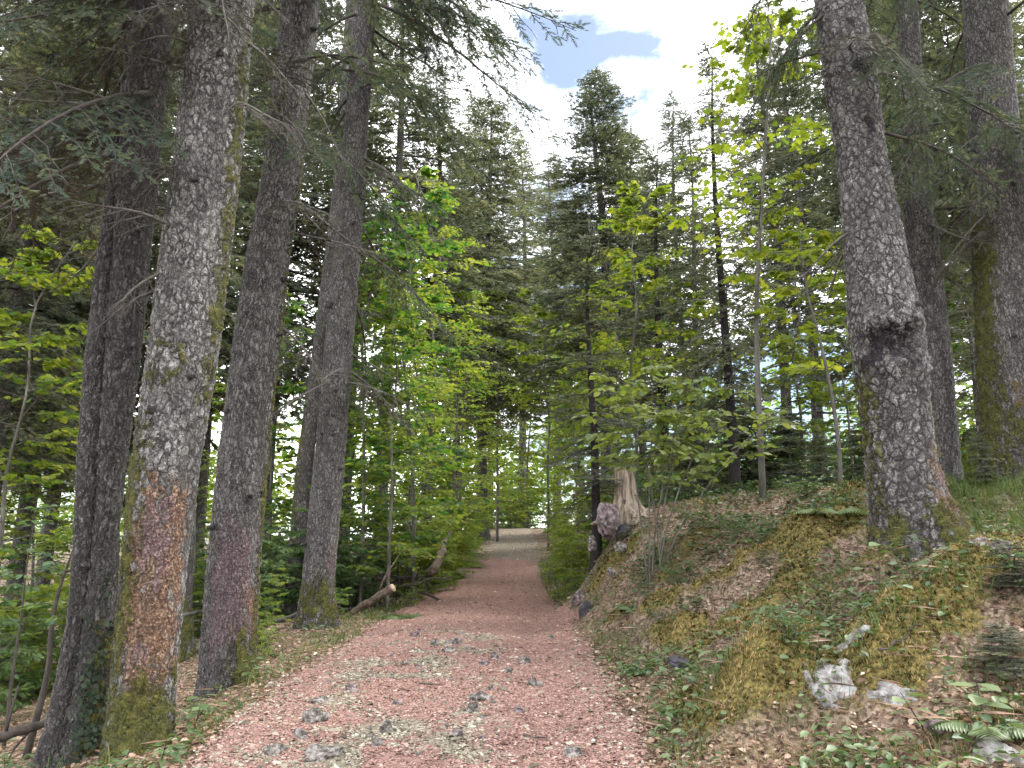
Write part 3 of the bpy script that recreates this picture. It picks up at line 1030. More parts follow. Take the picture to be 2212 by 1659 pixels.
# ------------------------------------------------------------------ near trunks
def profile_trunk(name, Y, prof, Htop, mat, parent_loc, sides=130, rowh=0.019, flare=0.25, lobes=5, lobe_ph=0.0, seed=1, growths=None, hook=None, max_z=9.5, sink=0.7, lump=0.03):
    """trunk whose outline is measured at (left u, right u, v) rows of the photograph, standing in the plane y = Y"""
    rows = []
    for ul, ur, v in prof:
        p, t = at((ul + ur) / 2, v, Y)
        rows.append((p[2], p[0], (ur - ul) / 2 / F * t))
    rows = sorted(rows)
    zs = np.array([r[0] for r in rows])
    xs = np.array([r[1] for r in rows])
    rs = np.array([r[2] for r in rows])
    zb = parent_loc[2]
    k = (xs[-1] - xs[-3]) / (zs[-1] - zs[-3])
    zs2 = np.concatenate([[min(zb - sink, zs[0] - 0.2)], zs, [Htop]])
    xs2 = np.concatenate([[xs[0]], xs, [xs[-1] + 0.6 * k * (Htop - zs[-1])]])
    rs2 = np.concatenate([[rs[0]], rs, [rs[-1] * 0.30]])
    zf = np.concatenate([np.arange(zs2[0], max_z, rowh), np.arange(max_z, Htop + 0.01, 0.25)])
    # smooth interpolation
    xf = np.interp(zf, zs2, xs2)
    rf = np.interp(zf, zs2, rs2)
    w = max(3, int(0.35 / rowh))
    ker = np.hanning(w + 2)
    ker /= ker.sum()
    nn = int((zf < max_z).sum())

    def sm(a):
        b = a.copy()
        pad = np.concatenate([np.full(w, a[0]), a[:nn], np.full(w, a[min(nn, len(a) - 1)])])
        b[:nn] = np.convolve(pad, ker, 'same')[w:w + nn]
        return b
    xf, rf = sm(xf), sm(rf)
    th = np.arange(sides) * 2 * math.pi / sides
    ZZ, TH = np.meshgrid(zf, th, indexing='ij')
    RR = np.repeat(rf[:, None], sides, 1)
    above = np.maximum(ZZ - zb, -0.1)
    lob = 0.5 + 0.5 * np.cos(lobes * TH + lobe_ph + 0.8 * np.sin(TH * 2 + seed))
    RR = RR * (1 + flare * np.exp(-above / 0.28) * (0.35 + 0.9 * lob))
    pn = np.stack([np.cos(TH).ravel() * 1.6, np.sin(TH).ravel() * 1.6, ZZ.ravel() * 1.1 + seed * 9], 1)
    RR = RR * (1 + lump * fbm(pn, 3).reshape(RR.shape))
    if hook:
        RR = hook(RR, TH, ZZ)
    X = xf[:, None] + RR * np.cos(TH)
    Yy = Y + rf.mean() * 0 + RR * np.sin(TH)
    V = np.stack([X, Yy, ZZ], -1).reshape(-1, 3)
    n = len(zf)
    i = np.arange(n - 1)[:, None] * sides
    j = np.arange(sides)[None]
    kk = (j + 1) % sides
    Q = np.stack([i + j, i + kk, i + sides + kk, i + sides + j], -1).reshape(-1, 4)
    ex = {g: np.zeros(len(V)) for g in ('rust', 'pink', 'moss', 'scar')}
    th_d = (np.degrees(TH) + 360) % 360
    for (g, v0, v1, a0, aw, amt) in (growths or []):
        # between rows v0 (top) and v1 (bottom), around azimuth a0 (270 faces the camera, 0 the right)
        z1 = at(1106, v0, Y)[0][2]
        z0 = at(1106, v1, Y)[0][2]
        wz = 0.0
        if g == 'scar':
            wz = 0.10 * fbm(np.stack([np.cos(TH).ravel() * 3, np.sin(TH).ravel() * 3, ZZ.ravel() * 3 + 5], 1), 3).reshape(ZZ.shape) + 0.05 * np.cos(TH * 5)
        zs_ = min(0.32, 0.45 * (z1 - z0)) if g != 'scar' else 0.08
        da = np.abs((th_d - a0 + 180) % 360 - 180)
        msk = smooth(z0 - zs_, z0 + zs_, ZZ + wz) * smooth(z1 + zs_, z1 - zs_, ZZ + wz) * smooth(aw * 1.5, aw * 0.35, da)
        ex[g] = np.maximum(ex[g], (msk * amt).ravel())
    mb = MB()
    mb.add(V, Q=Q)
    me = mb.mesh(name, M[mat], True, origin=parent_loc, extra=ex)

    def centre(z):
        return np.array([np.interp(z, zf, xf), Y, z]), float(np.interp(z, zf, rf))
    return me, centre


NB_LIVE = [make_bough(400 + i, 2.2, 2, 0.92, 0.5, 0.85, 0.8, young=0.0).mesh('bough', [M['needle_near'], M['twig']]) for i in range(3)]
NB_DRY = [make_bough(420 + i, 1.5, 2, 0.55, 0.4, 0.8, 0.9, young=0.0).mesh('bough', [M['needle_dry'], M['dead_twig']]) for i in range(3)]
NB_DEAD = [make_bough(440 + i, 1.7, 1, 0.0, 0.25, 0.7, 0.5).mesh('dead_branch', [M['needle_dry'], M['dead_twig']]) for i in range(3)]
NBL = {'live': 2.2, 'dry': 1.5, 'dead': 1.7}


def add_boughs(t, centre, rng, specs):
    """specs: (kind, z, azimuth deg, length, pitch deg)"""
    base = np.array(t.location)
    for kind, z, az, ln, pit in specs:
        c, r = centre(z)
        pool = {'live': NB_LIVE, 'dry': NB_DRY, 'dead': NB_DEAD}[kind]
        me = pool[int(rng.integers(len(pool)))]
        a = math.radians(az)
        p = c + np.array([math.cos(a), math.sin(a), 0]) * r * 0.8 - base
        s = ln / NBL[kind]
        o = link('bough' if kind != 'dead' else 'dead_branch', me, t, tuple(p), (rng.uniform(-.3, .3), -math.radians(pit), a), (s, min(1.25, max(s, 0.8)), min(1.2, max(s, 0.8))))
        o.rotation_mode = 'XYZ'


rng = np.random.default_rng(5)
near_trees = []


def near_tree(name, label, Y, prof, Htop, mat, base_uv, growths, boughs, knots=0, **kw):
    p, _ = at(base_uv[0], base_uv[1], Y)
    loc = (p[0], Y, hz(p[0], Y))
    t = thing(name, label, 'tree', loc)
    me, centre = profile_trunk('trunk', Y, prof, Htop, mat, loc, growths=growths, **kw)
    tr = link('trunk', me, t)
    add_boughs(t, centre, rng, boughs)
    for k in range(knots):
        z = loc[2] + rng.uniform(1.2, 7.5)
        c, r = centre(z)
        a = math.radians(rng.uniform(200, 350))
        d = np.array([math.cos(a), math.sin(a), rng.uniform(-0.2, 0.2)])
        pts = np.stack([c + d * r * 0.8, c + d * (r + 0.02), c + d * (r + rng.uniform(0.035, 0.09))])
        Vt, Qt, Tt = tube(pts, [0.035, 0.027, 0.015], 7)
        mb = MB()
        mb.add(Vt, Tt, Qt)
        link('branch_stub', mb.mesh('branch_stub', M['bark_dark'], True, origin=np.array(loc)), tr)
    near_trees.append((t, centre))
    return t, centre


def rnd_boughs(rng, n, z0, z1, kinds, ln=(1.0, 2.0), az=(0, 360), pit=(-35, 5)):
    return [(kinds[int(rng.integers(len(kinds)))], rng.uniform(z0, z1), rng.uniform(*az), rng.uniform(*ln), rng.uniform(*pit)) for _ in range(n)]


r1 = np.random.default_rng(51)
# A: the big pale trunk on the left
near_tree('spruce_tree', 'thick pale spruce with rusty orange bark patch and mossy foot, left of the path', 6.0,
          [(232, 362, 1640), (248, 372, 1500), (262, 385, 1350), (275, 402, 1200), (292, 428, 1000), (318, 462, 800), (345, 488, 600), (368, 505, 450), (392, 525, 250), (412, 538, 100), (424, 546, 0)],
          17, 'bark_plate', (298, 1640),
          [('rust', 1085, 1500, 292, 62, 0.98), ('rust', 1030, 1120, 275, 40, 0.6), ('pink', 1090, 1250, 285, 30, 0.78), ('pink', 1380, 1440, 285, 20, 0.7), ('moss', 1460, 1700, 285, 80, 1.0), ('moss', 900, 1650, 222, 38, 0.72),
           ('moss', 760, 860, 268, 30, 0.55), ('moss', 0, 900, 348, 20, 0.5), ('scar', 1180, 1220, 250, 8, 0.3)],
          rnd_boughs(r1, 12, 4.6, 8.0, ['dry', 'dry', 'dead'], (0.6, 1.3), (180, 360), (-50, 10)) + rnd_boughs(r1, 12, 6.0, 11, ['live', 'dry'], (1.4, 2.4), (90, 400)) + rnd_boughs(r1, 3, 2.6, 4.5, ['dead'], (0.5, 1.0), (180, 360)),
          knots=8, sides=150, seed=1, flare=0.18, lobes=4, lobe_ph=1.0)
# B: dark twin stem pressed against it
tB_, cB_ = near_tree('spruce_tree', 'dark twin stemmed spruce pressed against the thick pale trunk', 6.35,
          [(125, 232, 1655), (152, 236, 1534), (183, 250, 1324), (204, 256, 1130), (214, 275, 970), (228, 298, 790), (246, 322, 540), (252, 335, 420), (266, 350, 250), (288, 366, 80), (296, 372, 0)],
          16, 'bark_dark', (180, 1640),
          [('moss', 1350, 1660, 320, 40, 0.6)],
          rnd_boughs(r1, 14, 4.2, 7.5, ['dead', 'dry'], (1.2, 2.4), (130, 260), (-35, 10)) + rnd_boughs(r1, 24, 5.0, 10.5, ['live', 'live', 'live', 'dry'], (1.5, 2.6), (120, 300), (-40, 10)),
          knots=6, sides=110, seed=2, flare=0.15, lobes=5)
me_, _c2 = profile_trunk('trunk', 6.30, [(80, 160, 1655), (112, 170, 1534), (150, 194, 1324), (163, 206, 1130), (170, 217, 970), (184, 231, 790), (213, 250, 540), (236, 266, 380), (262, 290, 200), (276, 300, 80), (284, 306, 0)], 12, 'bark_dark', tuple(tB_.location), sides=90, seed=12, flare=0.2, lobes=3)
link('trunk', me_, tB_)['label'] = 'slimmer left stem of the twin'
# C: second trunk
near_tree('spruce_tree', 'straight grey spruce with purplish pink band low down, second along the path', 8.0,
          [(440, 552, 1490), (438, 548, 1400), (448, 556, 1250), (462, 568, 1100), (480, 580, 950), (505, 602, 750), (535, 625, 550), (565, 648, 400), (590, 668, 200), (605, 685, 60), (612, 692, 0)],
          19, 'bark_fine', (495, 1490),
          [('pink', 1140, 1410, 285, 42, 0.98), ('rust', 1270, 1400, 335, 30, 0.8), ('moss', 1370, 1510, 335, 48, 1.0), ('moss', 300, 1400, 358, 14, 0.6)],
          rnd_boughs(r1, 10, 5.0, 9, ['dry', 'live', 'dead'], (0.9, 1.6), (180, 380), (-55, 5)) + rnd_boughs(r1, 12, 6.5, 12.5, ['live', 'live', 'dry'], (1.6, 2.6), (90, 400)) + rnd_boughs(r1, 4, 3.0, 5.5, ['dry', 'dead'], (0.8, 1.5), (270, 400)),
          knots=10, sides=130, seed=3, flare=0.2, lobes=5, lobe_ph=2.0)
# D: third trunk
near_tree('spruce_tree', 'slim grey spruce with mossy foot and boughs against sky, third along the path', 11.7,
          [(645, 720, 1330), (655, 722, 1250), (668, 735, 1100), (684, 748, 950), (702, 762, 750), (722, 778, 550), (738, 790, 350), (755, 803, 150), (768, 812, 0)],
          24, 'bark_fine', (682, 1340),
          [('moss', 1255, 1345, 290, 75, 0.95), ('pink', 1180, 1230, 330, 18, 0.7), ('rust', 1240, 1310, 340, 25, 0.6)],
          rnd_boughs(r1, 14, 8.5, 14, ['live'], (1.8, 3.0), (-70, 60), (-40, 0)) + rnd_boughs(r1, 9, 9.5, 13, ['live'], (2.8, 3.9), (-40, 30), (-35, -5)) + rnd_boughs(r1, 12, 7.5, 14, ['live'], (1.5, 2.4), (90, 270), (-40, 0)) + rnd_boughs(r1, 6, 5, 8, ['live', 'dry'], (1.2, 2.2), (-60, 70), (-50, -15)) + rnd_boughs(r1, 5, 3.5, 6.5, ['dry', 'dead'], (0.9, 1.6), (180, 380)),
          knots=16, sides=130, rowh=0.02, seed=4, flare=0.3, lobes=5)


# R1: kinked trunk with the black wound
def r1_hook(R, T, Z):
    deg = np.degrees(T)
    z = at(1106, 755, 7.2)[0][2]
    da = np.abs((deg - 255 + 180) % 360 - 180)
    wv = 0.09 * fbm(np.stack([np.cos(T).ravel() * 4, np.sin(T).ravel() * 4, Z.ravel() * 2.5], 1), 4).reshape(Z.shape)
    inside = np.exp(-((Z - z + wv) / 0.13) ** 4) * smooth(75, 30, da + 160 * wv)
    rim = np.exp(-((Z - z + 0.22 + wv) / 0.10) ** 2) * smooth(110, 40, da) + np.exp(-((Z - z - 0.2 + wv) / 0.07) ** 2) * smooth(90, 30, da) * 0.8
    rag = fbm(np.stack([np.cos(T).ravel() * 12, np.sin(T).ravel() * 12, Z.ravel() * 9], 1), 3).reshape(Z.shape)
    R = R + 0.02 * rag * (inside + rim)
    zb = at(1106, 1215, 7.2)[0][2]
    root = np.exp(-np.maximum(Z - zb, -0.25) / 0.34) * np.exp(-((((deg - 345 + 180) % 360) - 180) / 36) ** 2)
    root2 = np.exp(-np.maximum(Z - zb, -0.2) / 0.2) * np.exp(-((((deg - 215 + 180) % 360) - 180) / 26) ** 2)
    return R - 0.05 * inside + 0.045 * rim + 0.50 * root + 0.10 * root2


near_tree('spruce_tree', 'big scaly grey tree bent at a black wound, mossy root spreading over the bank', 7.2,
          [(1892, 2052, 1215), (1885, 2030, 1120), (1876, 2012, 1010), (1866, 2002, 900), (1852, 1996, 800), (1840, 1988, 710), (1834, 1966, 620), (1828, 1948, 540), (1818, 1922, 400), (1806, 1905, 300), (1786, 1890, 180), (1772, 1868, 60), (1764, 1856, 0)],
          19, 'bark_right', (1972, 1215),
          [('scar', 724, 790, 246, 46, 0.95), ('rust', 1000, 1215, 330, 38, 0.85), ('rust', 960, 1000, 318, 14, 0.7), ('pink', 1020, 1060, 325, 16, 0.75), ('moss', 1090, 1260, 330, 60, 0.92), ('moss', 850, 1230, 4, 22, 0.8), ('moss', 1130, 1260, 200, 40, 0.85), ('moss', 800, 1100, 190, 25, 0.55),
           ('scar', 285, 305, 272, 14, 0.8), ('scar', 375, 392, 272, 10, 0.8), ('scar', 165, 200, 272, 16, 0.75), ('scar', 70, 88, 262, 10, 0.8)],
          rnd_boughs(r1, 12, 5.6, 11, ['live'], (1.3, 2.2), (-60, 90), (-30, 5)) + rnd_boughs(r1, 5, 5.6, 10, ['live'], (0.8, 1.4), (110, 200)) + rnd_boughs(r1, 2, 4.6, 5.4, ['dead'], (0.8, 1.3), (100, 190)) + rnd_boughs(r1, 4, 6.2, 8.5, ['dry', 'live'], (0.6, 1.0), (200, 340)),
          knots=3, sides=156, seed=5, flare=0.05, hook=r1_hook)
near_tree('spruce_tree', 'narrow straight grey spruce standing behind the tree with the black wound', 10.4,
          [(1985, 2070, 1010), (1978, 2062, 900), (1972, 2050, 760), (1962, 2032, 600), (1955, 2012, 420), (1950, 1998, 250), (1944, 1986, 100), (1940, 1980, 0)],
          20, 'bark_fine', (2028, 1030), [('moss', 880, 1020, 200, 40, 0.5)],
          rnd_boughs(r1, 24, 6.4, 12, ['live'], (1.3, 2.4), (0, 360)) + rnd_boughs(r1, 5, 4.5, 7.5, ['dead', 'dry'], (0.8, 1.6), (0, 360)), knots=6, sides=120, rowh=0.022, seed=6, flare=0.2)
near_tree('spruce_tree', 'broad spruce trunk with green moss streak at the far right edge', 9.6,
          [(2135, 2262, 1060), (2128, 2250, 950), (2118, 2236, 800), (2110, 2222, 600), (2104, 2206, 430), (2098, 2192, 250), (2090, 2178, 100), (2086, 2170, 0)],
          20, 'bark_fine', (2195, 1062), [('moss', 480, 1010, 196, 30, 0.85), ('moss', 850, 1080, 220, 50, 0.6), ('rust', 830, 900, 250, 14, 0.7)],
          rnd_boughs(r1, 24, 6.2, 11, ['live'], (1.3, 2.4), (80, 330)) + rnd_boughs(r1, 6, 4.5, 7.5, ['dead', 'dry'], (0.9, 1.6), (120, 330)), knots=5, sides=140, rowh=0.02, seed=7, flare=0.2)
# slimmer trunks just behind the row
near_tree('spruce_tree', 'leaning pale spruce trunk half hidden behind the third trunk of the row', 15.0,
          [(618, 664, 1260), (640, 676, 1000), (672, 704, 780), (700, 728, 560), (722, 746, 380), (735, 757, 200), (748, 768, 0)],
          24, 'bark_far', (640, 1275), [('moss', 900, 1260, 200, 60, 0.6)], rnd_boughs(r1, 12, 9, 17, ['live', 'dry'], (1.5, 2.6), (0, 360)) + rnd_boughs(r1, 5, 5, 9, ['dry'], (1.0, 1.8), (0, 360)), sides=48, rowh=0.06, seed=8, max_z=16)
near_tree('spruce_tree', 'thin dark trunk with mossy swollen foot between the two nearest trunks', 11.0,
          [(366, 420, 1425), (384, 412, 1300), (394, 420, 1100), (404, 430, 880), (420, 446, 700), (440, 464, 450), (462, 484, 150), (474, 494, 0)],
          18, 'bark_far', (393, 1430), [('moss', 1290, 1440, 290, 90, 0.95)], rnd_boughs(r1, 10, 5, 11, ['live', 'dry'], (1.2, 2.2), (0, 360)), sides=48, rowh=0.05, seed=9, max_z=12)


# ------------------------------------------------------------------ broadleaf saplings and shrubs
def grow(seed, stems, leaf_len, spread, n_br, br0=0.25, elev=(0.1, 0.7), twig_n=7, leaves_n=6, flatness=0.35, prof=None, taper_top=0.15, skip=0.0, r_br=0.010):
    """stems: list of (points, radius). returns wood builder and leaf arrays P, X, Z, S"""
    rng = np.random.default_rng(seed)
    wood = MB()
    P, X, Z, S = [], [], [], []
    for pts, r in stems:
        pts = np.asarray(pts, float)
        n = len(pts)
        q = np.linspace(0, 1, n)
        fine = np.linspace(0, 1, max(8, n * 3))
        ptf = np.stack([np.interp(fine, q, pts[:, i]) for i in range(3)], 1)
        if n > 2:
            ptf[1:-1] = (ptf[:-2] + 2 * ptf[1:-1] + ptf[2:]) / 4
        Vt, Qt, Tt = tube(ptf, r * (1 - (1 - taper_top) * fine), 7)
        wood.add(Vt, Tt, Qt)
        Hs = np.linalg.norm(np.diff(pts, axis=0), axis=1).sum()
        az = rng.uniform(0, 6.28)
        for b in range(n_br):
            f = br0 + (1 - br0) * (b + rng.uniform(0, 1)) / n_br
            p0 = np.array([np.interp(f, fine, ptf[:, i]) for i in range(3)])
            az += 2.4 + rng.normal(0, 0.4)
            g = (f - br0) / (1 - br0)
            pr = prof(g) if prof else (0.55 + 0.9 * g * (1 - g) * 2) * (1 - 0.55 * g)
            L = spread * pr * rng.uniform(0.6, 1.15)
            el = rng.uniform(*elev)
            d0 = np.array([math.cos(az) * math.cos(el), math.sin(az) * math.cos(el), math.sin(el)])
            m = 6
            s = np.linspace(0, 1, m)[:, None]
            br = p0 + d0 * L * s + np.array([0, 0, -0.35 * math.sin(el) * L - 0.06 * L]) * s * s + rng.normal(0, 0.025 * L, (m, 3)) * s
            Vt, Qt, _ = tube(br, r_br * (0.5 + 0.5 * L / spread) * (1 - 0.8 * s[:, 0]), 4, False)
            wood.add(Vt, None, Qt)
            for k in range(twig_n):
                ft = 0.25 + 0.75 * (k + rng.random()) / twig_n
                pb = np.array([np.interp(ft, s[:, 0], br[:, i]) for i in range(3)])
                tb = unit(br[-1] - br[-3])
                sd = 1 if k % 2 else -1
                lat = unit(np.cross([0, 0, 1.0], tb)) * sd
                dt = unit(tb * rng.uniform(0.5, 1) + lat * rng.uniform(0.5, 1.1) + np.array([0, 0, rng.uniform(-0.25, 0.25)]))
                if ft > 0.93:
                    dt = tb
                lt = L * rng.uniform(0.18, 0.42) * (1.1 - 0.5 * ft) + leaf_len * 0.8
                e = pb + dt * lt + np.array([0, 0, -0.08 * lt])
                Vt, Qt, _ = tube(np.stack([pb, (pb + e) / 2 + rng.normal(0, .02 * lt, 3), e]), [0.003, 0.002, 0.001], 3, False)
                wood.add(Vt, None, Qt)
                for w in range(leaves_n):
                    if rng.random() < skip:
                        continue
                    fw = (w + 1.0) / leaves_n
                    pp = pb + (e - pb) * fw + rng.normal(0, 0.01, 3)
                    sw = 1 if w % 2 else -1
                    lw = unit(np.cross([0, 0, 1.0], dt)) * sw
                    xd = dt * rng.uniform(0.3, 1.0) + lw * rng.uniform(0.4, 1.0) + np.array([0, 0, rng.uniform(-0.5, 0.12)])
                    if w == leaves_n - 1:
                        xd = dt + np.array([0, 0, -0.2])
                    P.append(pp)
                    X.append(xd)
                    Z.append((rng.normal(0, flatness), rng.normal(0, flatness), 1.0))
                    S.append(leaf_len * rng.uniform(0.5, 1.25))
    return wood, np.array(P), np.array(X), np.array(Z), np.array(S)


def stem_line(seed, H, lean=(0, 0), wob=0.06, n=7, base=(0, 0, 0)):
    rng = np.random.default_rng(seed)
    f = np.linspace(0, 1, n)
    p = np.stack([lean[0] * f ** 1.4, lean[1] * f ** 1.4, H * f], 1) + np.asarray(base)
    p[1:, :2] += rng.normal(0, wob, (n - 1, 2)) * f[1:, None]
    p[0, 2] -= 0.25
    return p


def sapling_meshes(seed, H, r, spread, n_br, tpl, mat, leaf_len, tmean=0.5, tsd=0.2, **kw):
    wood, P, X, Z, S = grow(seed, [(stem_line(seed, H, wob=0.03 * H), r)], leaf_len, spread, n_br, **kw)
    rg = np.random.default_rng(seed + 1)
    lv = MB()
    # clumped tint: sprays share a tone
    cl = fbm(P * 1.3 + seed, 2) * 0.22
    add_leaves(lv, tpl, P, X, Z, S, np.clip(tmean + cl + rg.normal(0, tsd * 0.8, len(P)), 0, 1))
    return wood.mesh('trunk', M['bark_sapling'], True), lv.mesh('crown', M[mat])


BRD = {
    'beech_tall': [sapling_meshes(501, 9.0, 0.055, 2.2, 58, OVATE, 'beech', 0.12, 0.66, 0.3, br0=0.08, twig_n=10, leaves_n=6, flatness=0.6, elev=(-0.1, 0.9)),
                   sapling_meshes(502, 9.0, 0.050, 2.0, 54, MAPLE_LOW, 'beech', 0.13, 0.42, 0.3, br0=0.10, twig_n=9, leaves_n=6, flatness=0.55, elev=(-0.1, 0.9))],
    'maple_tall': [sapling_meshes(511, 8.0, 0.05, 2.1, 46, MAPLE_LOW, 'maple', 0.13, 0.60, 0.3, br0=0.15, twig_n=10, leaves_n=6, flatness=0.55, elev=(-0.1, 0.9))],
    'bush': [], 'low': []}
for sd, tm in ((521, 0.45), (522, 0.7)):
    st = []
    rr = np.random.default_rng(sd)
    for k in range(6):
        a = k * 1.05 + rr.uniform(0, .5)
        h = rr.uniform(1.4, 2.6)
        st.append((stem_line(sd * 10 + k, h, (math.cos(a) * h * 0.3, math.sin(a) * h * 0.3), 0.06, 6, (0.12 * math.cos(a), 0.12 * math.sin(a), 0)), 0.016))
    wood, P, X, Z, S = grow(sd, st, 0.095, 0.85, 16, br0=0.06, twig_n=6, leaves_n=6, r_br=0.006, flatness=0.5, elev=(-0.2, 0.7))
    lv = MB()
    add_leaves(lv, OVATE, P, X, Z, S, np.clip(tm + fbm(P * 1.5 + sd, 2) * 0.25 + rr.normal(0, .12, len(P)), 0, 1))
    BRD['bush'].append((wood.mesh('stems', M['bark_sapling'], True), lv.mesh('foliage', M['shade_leaf' if sd == 521 else 'beech'])))
for sd, tm in ((531, 0.6), (532, 0.35)):
    st = []
    rr = np.random.default_rng(sd)
    for k in range(7):
        a = k * 0.9 + rr.uniform(0, .5)
        h = rr.uniform(0.5, 1.1)
        st.append((stem_line(sd * 10 + k, h, (math.cos(a) * h * 0.45, math.sin(a) * h * 0.45), 0.04, 5, (0.15 * math.cos(a), 0.15 * math.sin(a), 0)), 0.008))
    wood, P, X, Z, S = grow(sd, st, 0.07, 0.42, 7, br0=0.1, twig_n=4, leaves_n=5, r_br=0.004)
    lv = MB()
    add_leaves(lv, OVATE, P, X, Z, S, np.clip(tm + fbm(P * 2 + sd, 2) * 0.2 + rr.normal(0, .12, len(P)), 0, 1))
    BRD['low'].append((wood.mesh('stems', M['bark_sapling'], True), lv.mesh('foliage', M['beech' if sd == 531 else 'shade_leaf'])))

BH = {'beech_tall': 9.0, 'maple_tall': 8.0, 'bush': 2.6, 'low': 1.1}


def broad(kind, var, name, label, cat, loc, rz, H, group=None, width=1.0, lean=(0, 0)):
    wm, lm = BRD[kind][var % len(BRD[kind])]
    s = H / BH[kind]
    t = thing(name, label, cat, loc, rz, group)
    t.scale = (s * width, s * width, s)
    t.rotation_euler = (lean[0], lean[1], rz)
    tallk = kind.endswith('tall')
    link('trunk' if tallk else 'stem', wm, t)
    link('crown' if tallk else 'foliage', lm, t)
    return t


def ground_at(u, Y, du=0.0):
    x = (u - 1106.0) / F * Y * 1.03
    return np.array([x, Y, hz(x, Y)])


def top_height(u, v, Y, base):
    return at(u, v, Y)[0][2] - base[2]


rt = np.random.default_rng(77)
# conifers one can point at: (kind, var, u, Y, apex v, width, label)
for kind, var, u, Y, va, wd, lab in [
    ('tall', 1, 1045, 42, 212, 1.15, 'tall dense fir rising left of the far end of the path against the sky'),
    ('tall', 0, 1306, 32, 155, 1.35, 'tall pointed fir with clear spire right of the far end of the path'),
    ('tall', 2, 1128, 60, 300, 1.1, 'distant fir seen between the two tall firs at the path end'),
    ('tall', 2, 930, 27, 140, 1.15, 'fir with bare lower trunk behind the bright green saplings'),
    ('tall', 2, 835, 25, -150, 1.0, 'dark fir close behind the third trunk of the row'),
    ('slim', 0, 1279, 13.0, 505, 1.0, 'slender dark young spruce standing beside the purple rock at the bank'),
    ('mid', 0, 1572, 13.5, 95, 1.0, 'dark thin spruce left of the grey maple sapling on the bank'),
    ('mid', 1, 1505, 17, 240, 1.0, 'dark spruce behind the hazel shrub'),
    ('mid', 1, 1752, 20, 60, 1.2, 'dense spruce behind the curved sapling on the plateau'),
    ('mid', 0, 1430, 26, 330, 1.3, 'far spruce between the pointed fir and the maple'),
    ('tall', 2, 1900, 24, -200, 1.1, 'tall spruce filling the gap behind the tree with the wound'),
    ('tall', 0, 2130, 18, -300, 1.1, 'dark spruce crown between the two trunks at right edge'),
    ('mid', 1, 2095, 14, 560, 1.3, 'drooping dark spruce beside the moss streaked trunk'),
    ('small', 0, 2090, 9.3, 935, 1.2, 'young spruce spreading in front of the moss streaked trunk'),
    ('small', 0, 1755, 12.5, 935, 1.3, 'low dark spruce under the curved sapling'),
    ('small', 0, 1480, 14, 905, 1.4, 'low dark spruce behind the hazel shrub'),
    ('small', 0, 1600, 15, 860, 1.4, 'low dark spruce between the thin spruce and the grey sapling'),
    ('small', 0, 1690, 14, 880, 1.3, 'low dark spruce right of the grey sapling'),
    ('small', 0, 1850, 13, 900, 1.3, 'low dark spruce half hidden by the bent tree'),
]:
    b = ground_at(u, Y)
    conifer(kind, var, 'fir_tree' if 'fir' in lab.split()[:3] or ' fir' in lab[:20] else 'spruce_tree', lab, 'tree', b, rt.uniform(0, 6.28), top_height(u, va, Y, b), width=wd)

# the wood behind, left and right
G = 'spruces standing in the wood on the left'
for i, (u, Y, va, lab) in enumerate([
    (30, 13, -100, 'dark spruce nearest the left border of the picture'), (95, 19, -100, 'spruce trunk seen just left of the bent dark stem'), (150, 28, -100, 'far spruce behind the left edge of the dark twin trunk'),
    (12, 25, -50, 'far spruce deep behind the left border bushes'), (250, 24, -100, 'spruce hidden mostly behind the dark twin trunk'), (340, 18, -100, 'spruce behind the thick pale trunk'),
    (455, 30, -50, 'far spruce in the gap between the thick pale and second trunks'), (590, 24, -100, 'spruce in the gap between the second and third trunks'), (760, 30, 50, 'far spruce just right of the third trunk'),
    (-90, 17, -100, 'spruce reaching in from beyond the left border'), (990, 52, 330, 'far spruce above the left thicket near the path end')]):
    b = ground_at(u, Y)
    conifer('tall', i, 'spruce_tree', lab, 'tree', b, rt.uniform(0, 6.28), top_height(u, va, Y, b) * rt.uniform(0.95, 1.1), G)
G = 'spruces standing behind the plateau on the right'
for i, (u, Y, va, lab) in enumerate([
    (1200, 70, 330, 'distant spruce left of the pointed fir at the path end'), (1380, 45, 280, 'distant spruce just right of the pointed fir'), (1480, 38, 200, 'far spruce left of the dark thin spruce'),
    (1690, 28, 20, 'tall spruce behind the grey maple sapling'), (1960, 30, -100, 'far spruce behind the narrow straight trunk'), (2190, 30, -100, 'far spruce behind the moss streaked trunk'),
    (2290, 20, -100, 'spruce reaching in from beyond the right border'), (1250, 90, 420, 'faintest spruce far beyond the right verge'), (1060, 80, 420, 'faintest spruce far beyond the left verge')]):
    b = ground_at(u, Y)
    conifer('tall' if Y > 25 else 'mid', i, 'spruce_tree', lab, 'tree', b, rt.uniform(0, 6.28), top_height(u, va, Y, b), G, width=rt.uniform(0.9, 1.15))

